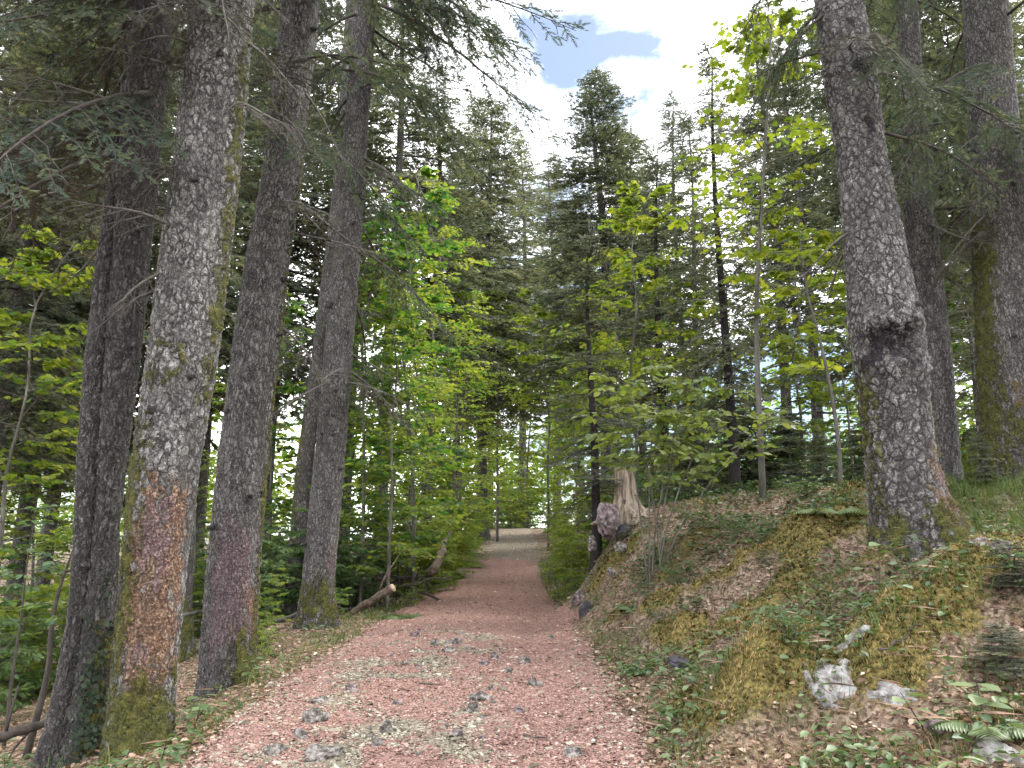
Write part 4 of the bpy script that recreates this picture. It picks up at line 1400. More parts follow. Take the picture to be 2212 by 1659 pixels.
# light green saplings left of the path
for kind, var, u, Y, va, lab in [
    ('beech_tall', 1, 800, 15.5, 430, 'vivid green sapling close behind the third trunk of the row'),
    ('beech_tall', 1, 905, 17.0, 380, 'vivid green leafy sapling with straight dark stem left of the path'),
    ('beech_tall', 0, 855, 15.0, 560, 'yellow green beech sapling with curved forked stem left of the path'),
    ('beech_tall', 0, 935, 22.0, 395, 'tall yellow green beech sapling topped by pale leaves beside the path'),
    ('beech_tall', 0, 1000, 33.0, 640, 'yellow green sapling leaning over the left edge of the climbing path'),
    ('beech_tall', 0, 895, 19.0, 640, 'yellow green sapling right behind the forked one'),
    ('beech_tall', 0, 1075, 40.0, 600, 'distant yellow green sapling at the crest on the left'),
    ('beech_tall', 1, 760, 19.0, 560, 'deep green sapling in the gap beside the third trunk'),
    ('beech_tall', 0, 1140, 56.0, 700, 'distant yellow green sapling closing the end of the path'),
    ('beech_tall', 0, 250, 22.0, 780, 'bright sapling far behind the dark twin trunk'),
    ('maple_tall', 0, 1520, 15.0, 640, 'light green maple low behind the hazel shrub'),
    ('beech_tall', 0, 1330, 27.0, 560, 'yellow green sapling below the pointed fir'),
    ('maple_tall', 0, 1950, 16.0, 640, 'light green maple seen past the bent trunk'),
    ('beech_tall', 0, 985, 26.0, 600, 'yellow green sapling in the middle of the left thicket'),
    ('maple_tall', 0, 1180, 34.0, 640, 'light green sapling above the right edge of the far path'),
    ('beech_tall', 0, 860, 20.0, 620, 'pale green sapling deep in the left thicket'),
    ('maple_tall', 0, 1370, 19.0, 420, 'light green maple behind the slender young spruce'),
    ('maple_tall', 0, 1720, 15.0, 500, 'light green maple behind the grey maple sapling'),
    ('maple_tall', 0, 1820, 14.0, 560, 'light green maple behind the tree with the wound'),
    ('beech_tall', 1, 2085, 17.0, 600, 'green sapling glowing between the two right hand trunks'),
    ('beech_tall', 0, 1240, 24.0, 760, 'yellow green sapling beside the far right edge of the path'),
    ('maple_tall', 0, 60, 11.5, 520, 'green maple sapling at the left edge of the wood'),
    ('beech_tall', 0, 455, 14.0, 780, 'light green sapling between the second trunk and the thick pale one'),
    ('beech_tall', 1, 610, 17.0, 640, 'green sapling between the second and third trunks'),
    ('beech_tall', 0, 130, 18.0, 800, 'yellow green sapling low in the left wood'),
    ('beech_tall', 1, 20, 16.0, 900, 'bluish green sapling low at the left edge'),
]:
    b = ground_at(u, Y)
    broad(kind, var, 'maple_sapling' if 'maple' in lab else 'beech_sapling' if 'beech' in lab else 'leafy_sapling', lab, 'sapling', b, rt.uniform(0, 6.28), top_height(u, va, Y, b), width=1.0)

# bushes
for kind, var, u, Y, H, wd, lab, grp in [
    ('bush', 0, 770, 15.5, 2.0, 1.0, 'bluish green bush above the pale cut log', None),
    ('bush', 1, 880, 19.0, 2.4, 1.0, 'dense green bush above the dark brush pile', None),
    ('bush', 1, 955, 22.0, 2.2, 0.9, 'rounded green bush along the left edge of the path', None),
    ('bush', 1, 1012, 29.0, 2.2, 0.8, 'yellowish bush at the left edge where the path climbs', None),
    ('bush', 0, 770, 16.5, 2.2, 1.1, 'green bush just right of the third trunk', None),
    ('bush', 1, 1040, 42.0, 2.6, 0.8, 'small bush at the crest left of the path', None),
    ('bush', 1, 1225, 19.5, 1.8, 0.8, 'bright yellow green bush at the right edge of the path', None),
    ('bush', 1, 1215, 30.0, 2.0, 0.8, 'bright bush farther up the right edge of the path', None),
    ('bush', 1, 1240, 17.0, 2.0, 1.0, 'bright bush behind the slender young spruce', None),
    ('bush', 0, 1185, 46.0, 2.6, 0.8, 'green bush at the crest right of the path', None),
    ('bush', 0, 1110, 62.0, 4.0, 1.2, 'dark green bush closing the view at the path end', None),
    ('bush', 0, 1070, 60.0, 3.6, 1.2, 'dark bush behind the crest of the path', None),
    ('bush', 0, 570, 13.0, 1.9, 1.0, 'green bush between the second and third trunks', None),
    ('bush', 1, 590, 10.6, 1.0, 0.9, 'small fresh green bush left of the third trunk', None),
    ('bush', 0, 100, 12.5, 2.6, 1.1, 'bluish leafy bush in the left wood beside the dark twin trunk', None),
    ('bush', 0, 20, 10.0, 2.4, 1.0, 'dark leafy bush at the left border', None),
    ('bush', 1, 60, 17.0, 2.4, 1.2, 'sunlit yellow bush far down the left slope', None),
    ('bush', 1, 430, 15.0, 2.0, 1.0, 'yellow green bush seen between the two nearest trunks', None),
    ('bush', 0, 1640, 15.0, 1.8, 1.2, 'dark green bush behind the grey sapling foot', None),
    ('bush', 0, 1860, 15.0, 2.0, 1.2, 'green bush left behind the tree with the wound', None),
    ('bush', 1, 2080, 15.0, 2.2, 1.2, 'green bush behind the grass on the plateau', None),
    ('bush', 0, 1480, 18.0, 2.2, 1.2, 'shaded bush behind the stump', None),
    ('bush', 0, 2180, 13.5, 1.6, 1.2, 'dark bush behind the moss streaked trunk', None),
    ('bush', 0, 520, 20.0, 3.0, 1.2, 'tall bush deep between the second and third trunks', None),
    ('bush', 0, 640, 22.0, 3.2, 1.2, 'tall bush far behind the third trunk', None),
    ('bush', 1, 300, 26.0, 3.4, 1.3, 'yellow bush far behind the thick pale trunk', None),
    ('bush', 0, 700, 14.5, 2.2, 1.1, 'bush filling the shade left of the cut log', None),
    ('bush', 0, 860, 21.0, 3.0, 1.2, 'tall bush at the back of the left thicket', None),
    ('bush', 1, 950, 24.0, 3.0, 1.1, 'yellowish tall bush in the left thicket', None),
    ('bush', 1, 180, 23.0, 3.2, 1.3, 'sunlit bush far behind the bent dark stem', None),
    ('bush', 1, 1290, 22.0, 2.6, 1.1, 'bright bush right behind the stump', None),
    ('bush', 0, 1560, 17.0, 2.6, 1.2, 'dark bush between the two thin spruce trunks', None),
    ('bush', 0, 1730, 17.0, 2.4, 1.2, 'dark bush behind the curved sapling', None),
    ('bush', 0, 1960, 18.0, 2.4, 1.2, 'bush seen between the bent tree and the narrow trunk', None),
    ('bush', 0, 1400, 16.0, 2.2, 1.1, 'shaded bush just behind the bleached stump', None),
    ('bush', 1, 925, 20.0, 2.4, 0.9, 'full green bush overhanging the left path edge', None),
    ('bush', 1, 985, 25.0, 2.8, 0.9, 'yellow green bush close to the left path edge', None),
    ('bush', 1, 1010, 33.0, 3.0, 0.9, 'bush leaning over the climbing path from the left', None),
    ('bush', 1, 1222, 26.0, 2.4, 0.8, 'light bush leaning over the climbing path from the right', None),
    ('bush', 1, 1215, 36.0, 3.0, 0.8, 'light bush near the crest at the right', None),
    ('bush', 1, 1105, 54.0, 4.2, 1.0, 'bright bush closing the path beyond its crest', None),
    ('bush', 0, 1135, 57.0, 4.8, 1.0, 'tall bush closing the path beyond its crest', None),
    ('bush', 0, 480, 16.5, 2.6, 1.2, 'bush filling the gap behind the second trunk', None),
    ('bush', 0, 610, 15.0, 2.4, 1.2, 'bush filling the gap left of the third trunk', None),
    ('bush', 1, 140, 14.5, 2.6, 1.2, 'light bush behind the bent dark stem', None),
    ('bush', 0, 1620, 20.0, 3.2, 1.2, 'tall dark bush at the back of the plateau', None),
    ('bush', 0, 1800, 20.0, 3.2, 1.2, 'tall bush at the back beside the bent tree', None),
    ('bush', 0, 2060, 20.0, 3.2, 1.2, 'tall bush at the back between the right trunks', None),
    ('bush', 0, 1320, 19.0, 2.6, 1.1, 'green bush behind the purplish rock', None),
]:
    b = ground_at(u, Y)
    broad(kind, var, 'bush', lab, 'bush', b, rt.uniform(0, 6.28), H, grp, wd)

for u, Y, H, var, lab in [
    (740, 12.6, .55, 0, 'low leafy plant right of the third trunk foot'), (600, 9.8, .5, 0, 'low leafy plant between second and third trunks'), (900, 15.5, .5, 0, 'low leafy plant below the dark brush pile'),
    (980, 20.5, .6, 0, 'low leafy plant on the left verge'), (1035, 28, .7, 0, 'low leafy plant on the far left verge'), (1215, 16.0, .8, 0, 'low bright plant on the right verge'), (1195, 21.5, .8, 0, 'low bright plant farther along the right verge'),
    (1480, 10.6, .5, 1, 'low dark plant right of the stump'), (1560, 10.0, .5, 1, 'low dark plant on the bank top'), (1620, 9.6, .45, 1, 'low dark plant below the grey sapling'), (1440, 9.8, .4, 1, 'low dark plant on the bank slope'),
    (1700, 11.0, .5, 1, 'low plant at the edge of the plateau'), (2160, 5.6, .4, 1, 'low dark plant at the right border'), (1660, 5.6, .3, 1, 'low plant left of the white rock'),
]:
    b = ground_at(u, Y)
    broad('low', var, 'leafy_plant', lab, 'plant', b, rt.uniform(0, 6.28), H, 'low leafy plants')


# maple sapling and hazel shrub: their larger leaves are single parts
def leaf_variants(tpl, mat, k=6, seed=3):
    rg = np.random.default_rng(seed)
    out = []
    for i in range(k):
        mb = MB()
        tv, tf = tpl
        v = tv.copy()
        v[:, 1] *= rg.uniform(0.85, 1.1)
        v[:, 2] += rg.uniform(-0.1, 0.1) * v[:, 0] ** 2 + rg.uniform(-0.15, 0.15) * v[:, 1] * v[:, 0]
        mb.add(v, T=tf if tf.shape[1] == 3 else None, Q=tf if tf.shape[1] == 4 else None, tint=0.12 + 0.85 * i / (k - 1))
        out.append(mb.mesh('leaf', M[mat]))
    return out


LV = {'maple': leaf_variants(MAPLE, 'maple'), 'hazel': leaf_variants(HAZEL, 'hazel'), 'herb': leaf_variants(HAZEL, 'herb'), 'lance': leaf_variants(LANCE, 'herb')}


def put_leaf(parent, me, p, x, z, s):
    x = unit(x)
    y = unit(np.cross(z, x))
    zz = np.cross(x, y)
    o = bpy.data.objects.new('leaf', me)
    COL.objects.link(o)
    o.parent = parent
    Mx = Matrix(((x[0] * s, y[0] * s, zz[0] * s, p[0]), (x[1] * s, y[1] * s, zz[1] * s, p[1]), (x[2] * s, y[2] * s, zz[2] * s, p[2]), (0, 0, 0, 1)))
    o.matrix_basis = Mx
    return o


def leafy_thing(name, label, cat, loc, wood, P, X, Z, S, kind, tpl, mat, tmean, n_parts, wmat='bark_sapling', seed=0, wood_name='trunk'):
    t = thing(name, label, cat, loc)
    loc = np.asarray(loc, float)
    link(wood_name, wood.mesh(wood_name, M[wmat], True, origin=loc), t)
    rg = np.random.default_rng(seed)
    idx = rg.permutation(len(P))
    # nearest to the viewer first among a random half, so the single leaves are those that show
    d = P[:, 1] + rg.normal(0, 0.4, len(P))
    idx = np.argsort(d)
    a, b = idx[:n_parts], idx[n_parts:]
    tint = np.clip(tmean + fbm(P * 1.4, 2) * 0.25 + rg.normal(0, 0.13, len(P)), 0, 1)
    for i in a:
        put_leaf(t, LV[kind][int(np.clip(round(tint[i] * 5), 0, 5))], P[i] - loc, X[i], Z[i], S[i])
    if len(b):
        lv = MB()
        add_leaves(lv, tpl, P[b], X[b], Z[b], S[b], tint[b])
        o = link('foliage', lv.mesh('foliage', M[mat], origin=loc), t)
        o['kind'] = 'stuff'
    return t


def px_line(pts, Y0, Y1=None):
    n = len(pts)
    return np.array([at(u, v, Y0 + ((Y1 or Y0) - Y0) * i / max(1, n - 1))[0] for i, (u, v) in enumerate(pts)])


ln = px_line([(1648, 1075), (1640, 900), (1632, 700), (1640, 520), (1652, 330), (1662, 150), (1668, 20)], 11.0)
wood, P, X, Z, S = grow(601, [(ln, 0.05)], 0.125, 1.75, 28, br0=0.42, elev=(0.0, 0.8), twig_n=7, leaves_n=5, taper_top=0.2, r_br=0.013, flatness=0.6)
leafy_thing('maple_sapling', 'grey stemmed maple sapling with bright lobed leaves against the sky', 'sapling', ln[0] + np.array([0, 0, 0.0]), wood, P, X, Z, S, 'maple', MAPLE, 'maple', 0.62, 290, seed=61)
ln = px_line([(1816, 1060), (1812, 960), (1800, 870), (1782, 780), (1765, 710), (1745, 640), (1732, 560), (1725, 470)], 10.6)
wood, P, X, Z, S = grow(602, [(ln, 0.035)], 0.13, 1.2, 13, br0=0.35, elev=(0.0, 0.6), twig_n=5, leaves_n=5, r_br=0.009)
leafy_thing('maple_sapling', 'thin curved sapling with yellow green leaves bending left beside the big tree', 'sapling', ln[0], wood, P, X, Z, S, 'maple', MAPLE, 'maple', 0.7, 200, seed=62)
st = []
rh = np.random.default_rng(63)
hb = ground_at(1398, 10.2)
for k, (u, v) in enumerate([(1330, 770), (1420, 740), (1500, 770), (1590, 800), (1680, 860), (1470, 840), (1370, 880)]):
    tip = at(u, v, 9.6 + 0.25 * k % 1.2)[0]
    f = np.linspace(0, 1, 6)[:, None]
    p = hb + np.array([0.03 * k - 0.1, 0.05 * (k % 3), -0.2]) + (tip - hb) * np.concatenate([f ** 1.3, f ** 1.3, f ** 0.8], 1) + rh.normal(0, 0.03, (6, 3)) * f
    st.append((p, 0.014))
wood, P, X, Z, S = grow(603, st, 0.118, 0.95, 10, br0=0.55, elev=(-0.1, 0.5), twig_n=4, leaves_n=4, flatness=0.42, r_br=0.006)
leafy_thing('hazel_shrub', 'spreading hazel shrub with broad pale leaves in front of the bleached stump', 'shrub', hb, wood, P, X, Z, S, 'hazel', HAZEL, 'hazel', 0.62, 300, seed=64, wood_name='stem')


# ------------------------------------------------------------------ rocks, stump, logs
def rock_mesh(seed, sx_, sy_, sz_, mat, rough=0.35, sub=3):
    import bmesh
    bm = bmesh.new()
    bmesh.ops.create_icosphere(bm, subdivisions=sub, radius=1.0)
    me = bpy.data.meshes.new('rock')
    bm.to_mesh(me)
    bm.free()
    co = np.zeros(len(me.vertices) * 3, np.float32)
    me.vertices.foreach_get('co', co)
    co = co.reshape(-1, 3).astype(float)
    rg = np.random.default_rng(seed)
    # cleave with random planes for flat faces
    for k in range(9):
        n = unit(rg.normal(0, 1, 3))
        dlim = rg.uniform(0.55, 0.85)
        s = co @ n - dlim
        co -= np.outer(np.maximum(s, 0) * 0.9, n)
    co *= (1 + rough * 0.5 * fbm(co * 1.4 + seed * 3.1, 4))[:, None]
    co += rough * 0.10 * np.stack([fbm(co * 4 + seed, 3), fbm(co * 4 + 9 + seed, 3), fbm(co * 4 + 19 + seed, 3)], 1)
    co *= np.array([sx_, sy_, sz_])
    me.vertices.foreach_set('co', co.astype(np.float32).ravel())
    at_ = me.attributes.new('tint', 'FLOAT', 'POINT')
    at_.data.foreach_set('value', np.full(len(co), 0.5, np.float32))
    me.materials.append(M[mat])
    me.update()
    return me


def rock(label, u, v, w, h, Y, mat, seed, name='rock', cat='rock', depth=0.8, sink=0.35, group=None, rot=(0, 0, 0)):
    if mat == 'limestone':
        w, h = w * (1.6 if w > 60 else 1.2), h * (1.45 if w > 60 else 1.15)
    p, t = at(u, v, Y)
    if mat == 'limestone':
        p[2] -= 0.22 * h / F * t
        p[1] += 0.16 * w / F * t
    sx_, sz_ = w / 2 / F * t, h / 2 / F * t
    o = link(name, rock_mesh(seed, sx_, sx_ * depth, sz_, mat, 0.6 if w > 60 else 0.4, 5 if w > 70 else 4), None, tuple(p), rot)
    tag(o, label, cat, group)
    return o


rock('purplish weathered rock leaning beside the bleached stump', 1314, 1126, 58, 90, 12.2, 'rock_purple', 1)
rock('dark stand-in rock for the shaded hollow under the arching stump root', 1350, 1146, 40, 36, 12.2, 'rock_dark', 2)  # dark rock added to paint the shade of the hollow below the root
def ray_ground(u, v, d0=3.3, d1=40.0):
    ds = np.arange(d0, d1, 0.03)
    pp = np.array([atd(u, v, d) for d in ds])
    hit = np.nonzero(pp[:, 2] < height(pp[:, 0], pp[:, 1]))[0]
    return pp[hit[0]] if len(hit) else atd(u, v, 12)


def slab(label, u, v, w, h, seed, thick=0.10, proud=0.02, mat='limestone'):
    """an angular slab of bedrock lying in the slope, its top just proud of the moss"""
    p = ray_ground(u, v)
    e = 0.15
    gx_ = (hz(p[0] + e, p[1]) - hz(p[0] - e, p[1])) / (2 * e)
    gy_ = (hz(p[0], p[1] + e) - hz(p[0], p[1] - e)) / (2 * e)
    nrm = Vector((-gx_, -gy_, 1.0)).normalized()
    d = np.linalg.norm(p - np.array([0, 0, CAM_Z]))
    sx_ = w / 2 / F * d
    sy_ = h / F * d * 1.0
    o = link('rock', rock_mesh(seed, sx_, sy_, thick, mat, 0.55, 5), None, tuple(p - np.array(nrm) * (thick * 0.75 - proud)))
    o.rotation_euler = nrm.to_track_quat('Z', 'Y').to_euler()
    return tag(o, label, 'rock')


slab('white limestone face showing through moss on the bank', 1806, 1462, 140, 80, 3, .14, .035)
slab('pale slanting limestone wedge above the white rock face', 1836, 1385, 56, 62, 4, .12, .03)
slab('low pale limestone slab to the right of the white rock face', 1925, 1500, 100, 36, 5, .1, .025)
slab('small pale limestone block left of the white rock face', 1742, 1468, 34, 36, 6, .1, .03)
slab('grey limestone lump below the white rock face', 1770, 1505, 60, 34, 7, .1, .03)
slab('pale limestone lump at the bottom right corner', 2160, 1640, 110, 60, 8, .1, .04)
slab('pale stone beside the spreading mossy root', 2112, 1172, 44, 16, 10, .06, .03)
slab('small grey stone beyond the spreading mossy root', 2155, 1182, 44, 24, 11, .08, .05, 'stone')
rock('half buried purplish rock near the right bottom edge', 2030, 1575, 60, 40, 4.7, 'rock_purple', 9)
rock('dark ledge stone at the foot of the bank beside the path', 1266, 1330, 36, 58, 11.6, 'rock_dark', 12)
rock('purple grey ledge stone above the path bend', 1255, 1295, 44, 40, 12.2, 'rock_purple', 13)
rock('small dark stone half sunk in the litter of the bank', 1466, 1432, 52, 34, 7.2, 'rock_dark', 14)
rock('pale knobbly stone in the moss below the stump', 1342, 1182, 30, 24, 11.7, 'stone', 15)
rock('grey pointed stone left of the purplish rock', 1278, 1175, 24, 44, 12.6, 'stone', 16)
rock('pale stone edge in the moss below the pale knobbly stone', 1322, 1236, 22, 22, 11.4, 'stone', 17)

# stones bedded in the path
PS = [(760, 1508, 34, 22, 'blocky grey stone left of the path middle'), (678, 1592, 74, 40, 'large purple grey stone near the left bottom of the path'), (648, 1622, 48, 22, 'flat grey stone below the large purple one'),
      (835, 1612, 44, 34, 'rough grey stone at the bottom centre of the path'), (986, 1616, 44, 22, 'dark angular stone at the bottom of the path'), (1036, 1532, 54, 26, 'grey flat stone in the middle of the path'),
      (1022, 1562, 40, 30, 'dark stone right under the grey flat stone'), (1132, 1442, 32, 20, 'pale grey stone in the upper right stone cluster'), (1046, 1452, 34, 20, 'grey stone at left in the stone cluster'),
      (1070, 1436, 26, 18, 'top stone of the stone cluster'), (1156, 1482, 40, 24, 'grey stone ending the cluster toward the right edge'), (1100, 1466, 28, 16, 'small stone in the middle of the cluster'),
      (898, 1388, 32, 16, 'dark elongated stone far up the path'), (938, 1408, 28, 18, 'grey stone below the dark elongated one'), (968, 1422, 34, 18, 'dark grey stone left of the cluster'), (984, 1400, 44, 16, 'flat purplish stone above the cluster'),
      (1118, 1558, 40, 16, 'brownish flat stone right of the path middle'), (1236, 1648, 56, 30, 'pale rough stone at the bottom right of the path'), (700, 1655, 120, 40, 'big pale grey slab cut by the bottom edge'),
      (590, 1648, 60, 30, 'dark stone at the bottom left of the path'), (856, 1546, 26, 14, 'small grey stone with white top left of middle'), (1190, 1382, 22, 12, 'small stone near the right side of the path'),
      (690, 1540, 46, 22, 'dark shaded stone above the large purple one'), (812, 1640, 36, 26, 'small dark stone beside the big pale slab'), (905, 1460, 20, 12, 'little stone alone in the chips'), (1060, 1500, 24, 12, 'little pale stone below the cluster')]
for i, (u, v, w, h, lab) in enumerate(PS):
    # depth from the path surface itself
    d = np.interp(v, [1137, 1200, 1250, 1290, 1340, 1400, 1480, 1659], [51, 33, 25, 18.6, 12.5, 9.1, 6.65, 4.7])
    p = atd(u, v, d)
    z = float(path_z(np.array([p[0]]), np.array([p[1]]))[0])
    s = w / 2 / F * d
    o = link('stone', rock_mesh(40 + i, s * 0.92, s * 0.75, h / 2 / F * d * 1.3, 'stone' if i % 4 else 'rock_purple', 0.8, 4), None, (p[0], p[1], z - h / F * d * 0.02), (0, 0, i * 1.3))
    tag(o, lab + ' surface' if len(lab.split()) < 4 else lab, 'stone', 'stones bedded in the path')

rp = np.random.default_rng(90)
small_stones = [rock_mesh(80 + i, 1, 0.8, 0.6, 'stone' if i % 2 else 'limestone', 0.45, 2) for i in range(5)]
k = 0
while k < 70:
    y = rp.uniform(4.9, 12)
    l, r = path_edges(y)
    x = l + (r - l) * np.clip(rp.normal(0.40, 0.2), 0.03, 0.97)
    if rp.random() > float(tan_mask(np.array([x]), np.array([y]))[0]) + 0.25:
        continue
    s = rp.uniform(0.012, 0.032)
    o = link('stone', small_stones[int(rp.integers(5))], None, (x, y, float(path_z(np.array([x]), np.array([y]))[0]) + s * 0.2), (0, 0, rp.uniform(0, 6)), s)
    tag(o, 'small grey stone among the gravel patches of the path', 'stone', 'small stones in the path gravel')
    k += 1


def stump():
    base, t = at(1352, 1112, 12.6)
    base[2] -= 0.02
    root = thing('tree_stump', 'bleached tan tree stump with flaring roots on the bank', 'stump', base)
    k = t / F
    zs = np.linspace(-0.15, 0.86, 90)
    th = np.arange(96) * 2 * math.pi / 96
    ZZ, TH = np.meshgrid(zs, th, indexing='ij')
    r = 0.158 + 0.02 * np.exp(-((ZZ - 0.8) / 0.2) ** 2)
    for a, amp, w in ((205, .26, 26), (342, .46, 24), (288, .22, 20), (110, .2, 30), (40, .25, 24)):
        da = ((np.degrees(TH) - a + 180) % 360) - 180
        r = r + amp * np.exp(-(da / w) ** 2) * np.exp(-np.maximum(ZZ + 0.1, 0) / 0.16)
    r = r + 0.07 * np.exp(-np.maximum(ZZ, 0) / 0.2)
    pn = np.stack([np.cos(TH).ravel() * 2.5, np.sin(TH).ravel() * 2.5, ZZ.ravel() * 1.2], 1)
    r = r * (1 + 0.06 * fbm(pn, 3).reshape(r.shape))
    flute = np.stack([np.cos(TH).ravel() * 9, np.sin(TH).ravel() * 9, ZZ.ravel() * 1.0], 1)
    r = r + 0.012 * fbm(flute, 2).reshape(r.shape)
    # knot hole
    da = ((np.degrees(TH) - 255 + 180) % 360) - 180
    r = r - 0.07 * np.exp(-(da / 9) ** 2 - ((ZZ - 0.2) / 0.035) ** 2)
    topcut = 0.80 + 0.02 * np.cos(TH) + 0.008 * np.sin(7 * TH)
    Zc = np.minimum(ZZ, topcut)
    V = np.stack([r * np.cos(TH), r * np.sin(TH), Zc], -1).reshape(-1, 3)
    n, s = ZZ.shape
    i = np.arange(n - 1)[:, None] * s
    j = np.arange(s)[None]
    Q = np.stack([i + j, i + (j + 1) % s, i + s + (j + 1) % s, i + s + j], -1).reshape(-1, 4)
    mb = MB()
    mb.add(V, Q=Q)
    c = np.array([[0, 0, 0.79]])
    top = V[-s:]
    mb.add(np.concatenate([top, c]), T=[(q, (q + 1) % s, s) for q in range(s)])
    link('trunk', mb.mesh('trunk', M['stump'], True), root)
    for a, ln_, dz, r0 in ((340, 0.85, -0.15, .085), (195, .45, -.22, .075), (290, .5, -.28, .08), (20, .8, -0.02, .055), (315, .6, -.3, .06)):
        a = math.radians(a)
        q = np.linspace(0, 1, 12)[:, None]
        pts = np.array([math.cos(a) * .16, math.sin(a) * .16, 0.10]) + q * np.array([math.cos(a), math.sin(a), 0]) * ln_ + np.array([0, 0, dz - 0.02]) * q ** 0.8
        pts += 0.03 * np.sin(q * 9 + a * 3) * np.array([-math.sin(a), math.cos(a), .3])
        Vt, Qt, Tt = tube(pts, r0 * (1 - 0.72 * q[:, 0]), 10)
        mb = MB()
        mb.add(Vt, Tt, Qt)
        link('root', mb.mesh('root', M['stump'], True), root)


stump()


def log_thing(name, label, p0, p1, r0, r1, seed, mat='log_bark', cut=True, cat='log', stubs=0):
    rg = np.random.default_rng(seed)
    p0, p1 = np.asarray(p0, float), np.asarray(p1, float)
    q = np.linspace(0, 1, 16)[:, None]
    pts = p0 + (p1 - p0) * q
    L = np.linalg.norm(p1 - p0)
    side = unit(np.cross(p1 - p0, [0, 0, 1]))
    pts = pts + side * (0.04 * L * np.sin(q * 3.1 + rg.uniform(0, 6))) + rg.normal(0, 0.008 * L, (16, 3)) * np.sin(q * math.pi)
    t = thing(name, label, cat, p0)
    Vt, Qt, Tt = tube(pts, (r0 + (r1 - r0) * q[:, 0]) * (1 + rg.normal(0, 0.05, 16)), 12)
    mb = MB()
    mb.add(Vt, Tt, Qt)
    link('trunk', mb.mesh('trunk', M[mat], True, origin=p0), t)
    if cut:
        d = unit(pts[0] - pts[1])
        Vt, Qt, Tt = tube(np.stack([pts[0] - d * 0.01, pts[0] + d * 0.015]), [r0 * 0.99, r0 * 0.94], 14)
        mb = MB()
        mb.add(Vt, Tt, Qt)
        link('cut_face', mb.mesh('cut_face', M['cut_wood'], False, origin=p0), t)
    for k in range(stubs):
        b = pts[rg.integers(3, 15)]
        d = unit(rg.normal(0, 1, 3) + np.array([0, 0, .6])) * rg.uniform(.3, .9)
        Vt, Qt, Tt = tube(np.stack([b, b + d * .5 + rg.normal(0, .04, 3), b + d]), [r1 * .5, r1 * .35, r1 * .1], 5)
        mb = MB()
        mb.add(Vt, Tt, Qt)
        link('branch', mb.mesh('branch', M[mat], True, origin=p0), t)
    return t


log_thing('fallen_log', 'short fallen log with pale sawn end beside the path', at(848, 1270, 13.0)[0], at(752, 1330, 13.4)[0], .07, .045, 1, stubs=2)
log_thing('fallen_log', 'brown fallen trunk slanting out of the dark brush pile', at(915, 1235, 17.0)[0], at(985, 1150, 21.0)[0], .10, .07, 2, cut=False)
log_thing('fallen_log', 'thin fallen branch crossing behind the third trunk foot', at(560, 1350, 11.4)[0], at(740, 1300, 12.6)[0], .035, .02, 3, 'dead_twig', False, 'branch', 4)
log_thing('fallen_log', 'bare grey branch arching between the two nearest trunks', at(380, 1335, 7.6)[0], at(462, 1310, 8.2)[0], .022, .012, 4, 'dead_twig', False, 'branch', 2)
log_thing('fallen_log', 'dark fallen stem lying at the lower left corner', at(-20, 1600, 6.6)[0], at(95, 1560, 7.4)[0], .05, .03, 5, 'twig', False, 'log', 2)
# leaning bent stems at the left border
for k, (pl_, Y, r, lab) in enumerate([([(60, 1580), (85, 1530), (105, 1450), (110, 1360), (125, 1280), (150, 1210), (160, 1180)], 7.4, .035, 'bent dark stem curving up beside the dark twin trunk'),
                                      ([(15, 1560), (28, 1450), (45, 1340), (60, 1200), (75, 1100)], 8.2, .02, 'thin upright stem near the left border')]):
    ln = px_line(pl_, Y)
    ln[0, 2] -= 0.3
    wood, P, X, Z, S = grow(640 + k, [(ln, r)], 0.09, 0.6, 6, br0=0.5, twig_n=4, leaves_n=4, r_br=0.006)
    leafy_thing('leaning_sapling', lab, 'sapling', ln[0], wood, P, X, Z, S, 'hazel', OVATE, 'shade_leaf', 0.4, 0, seed=65 + k, wmat='twig')

# brush pile of dead branches left of the path
rb = np.random.default_rng(33)
c0 = at(815, 1205, 17.0)[0]
c0[2] = hz(c0[0], c0[1])
bp = thing('brush_pile', 'dark tangled pile of dead branches and roots left of the path', 'brush pile', c0)
for k in range(46):
    p = np.array([rb.normal(0, .6), rb.normal(0, .5), rb.uniform(-.05, .6)])
    d = unit(np.array([rb.normal(0, 1), rb.normal(0, .5), rb.normal(0.15, .45)])) * rb.uniform(.5, 1.5)
    q = np.linspace(-.5, .5, 7)[:, None]
    pts = p + d * q + rb.normal(0, .03, (7, 3))
    Vt, Qt, Tt = tube(pts, np.linspace(1, .4, 7) * rb.uniform(.01, .045), 6)
    mb = MB()
    mb.add(Vt, Tt, Qt)
    link('branch', mb.mesh('branch', M['twig'], True), bp)

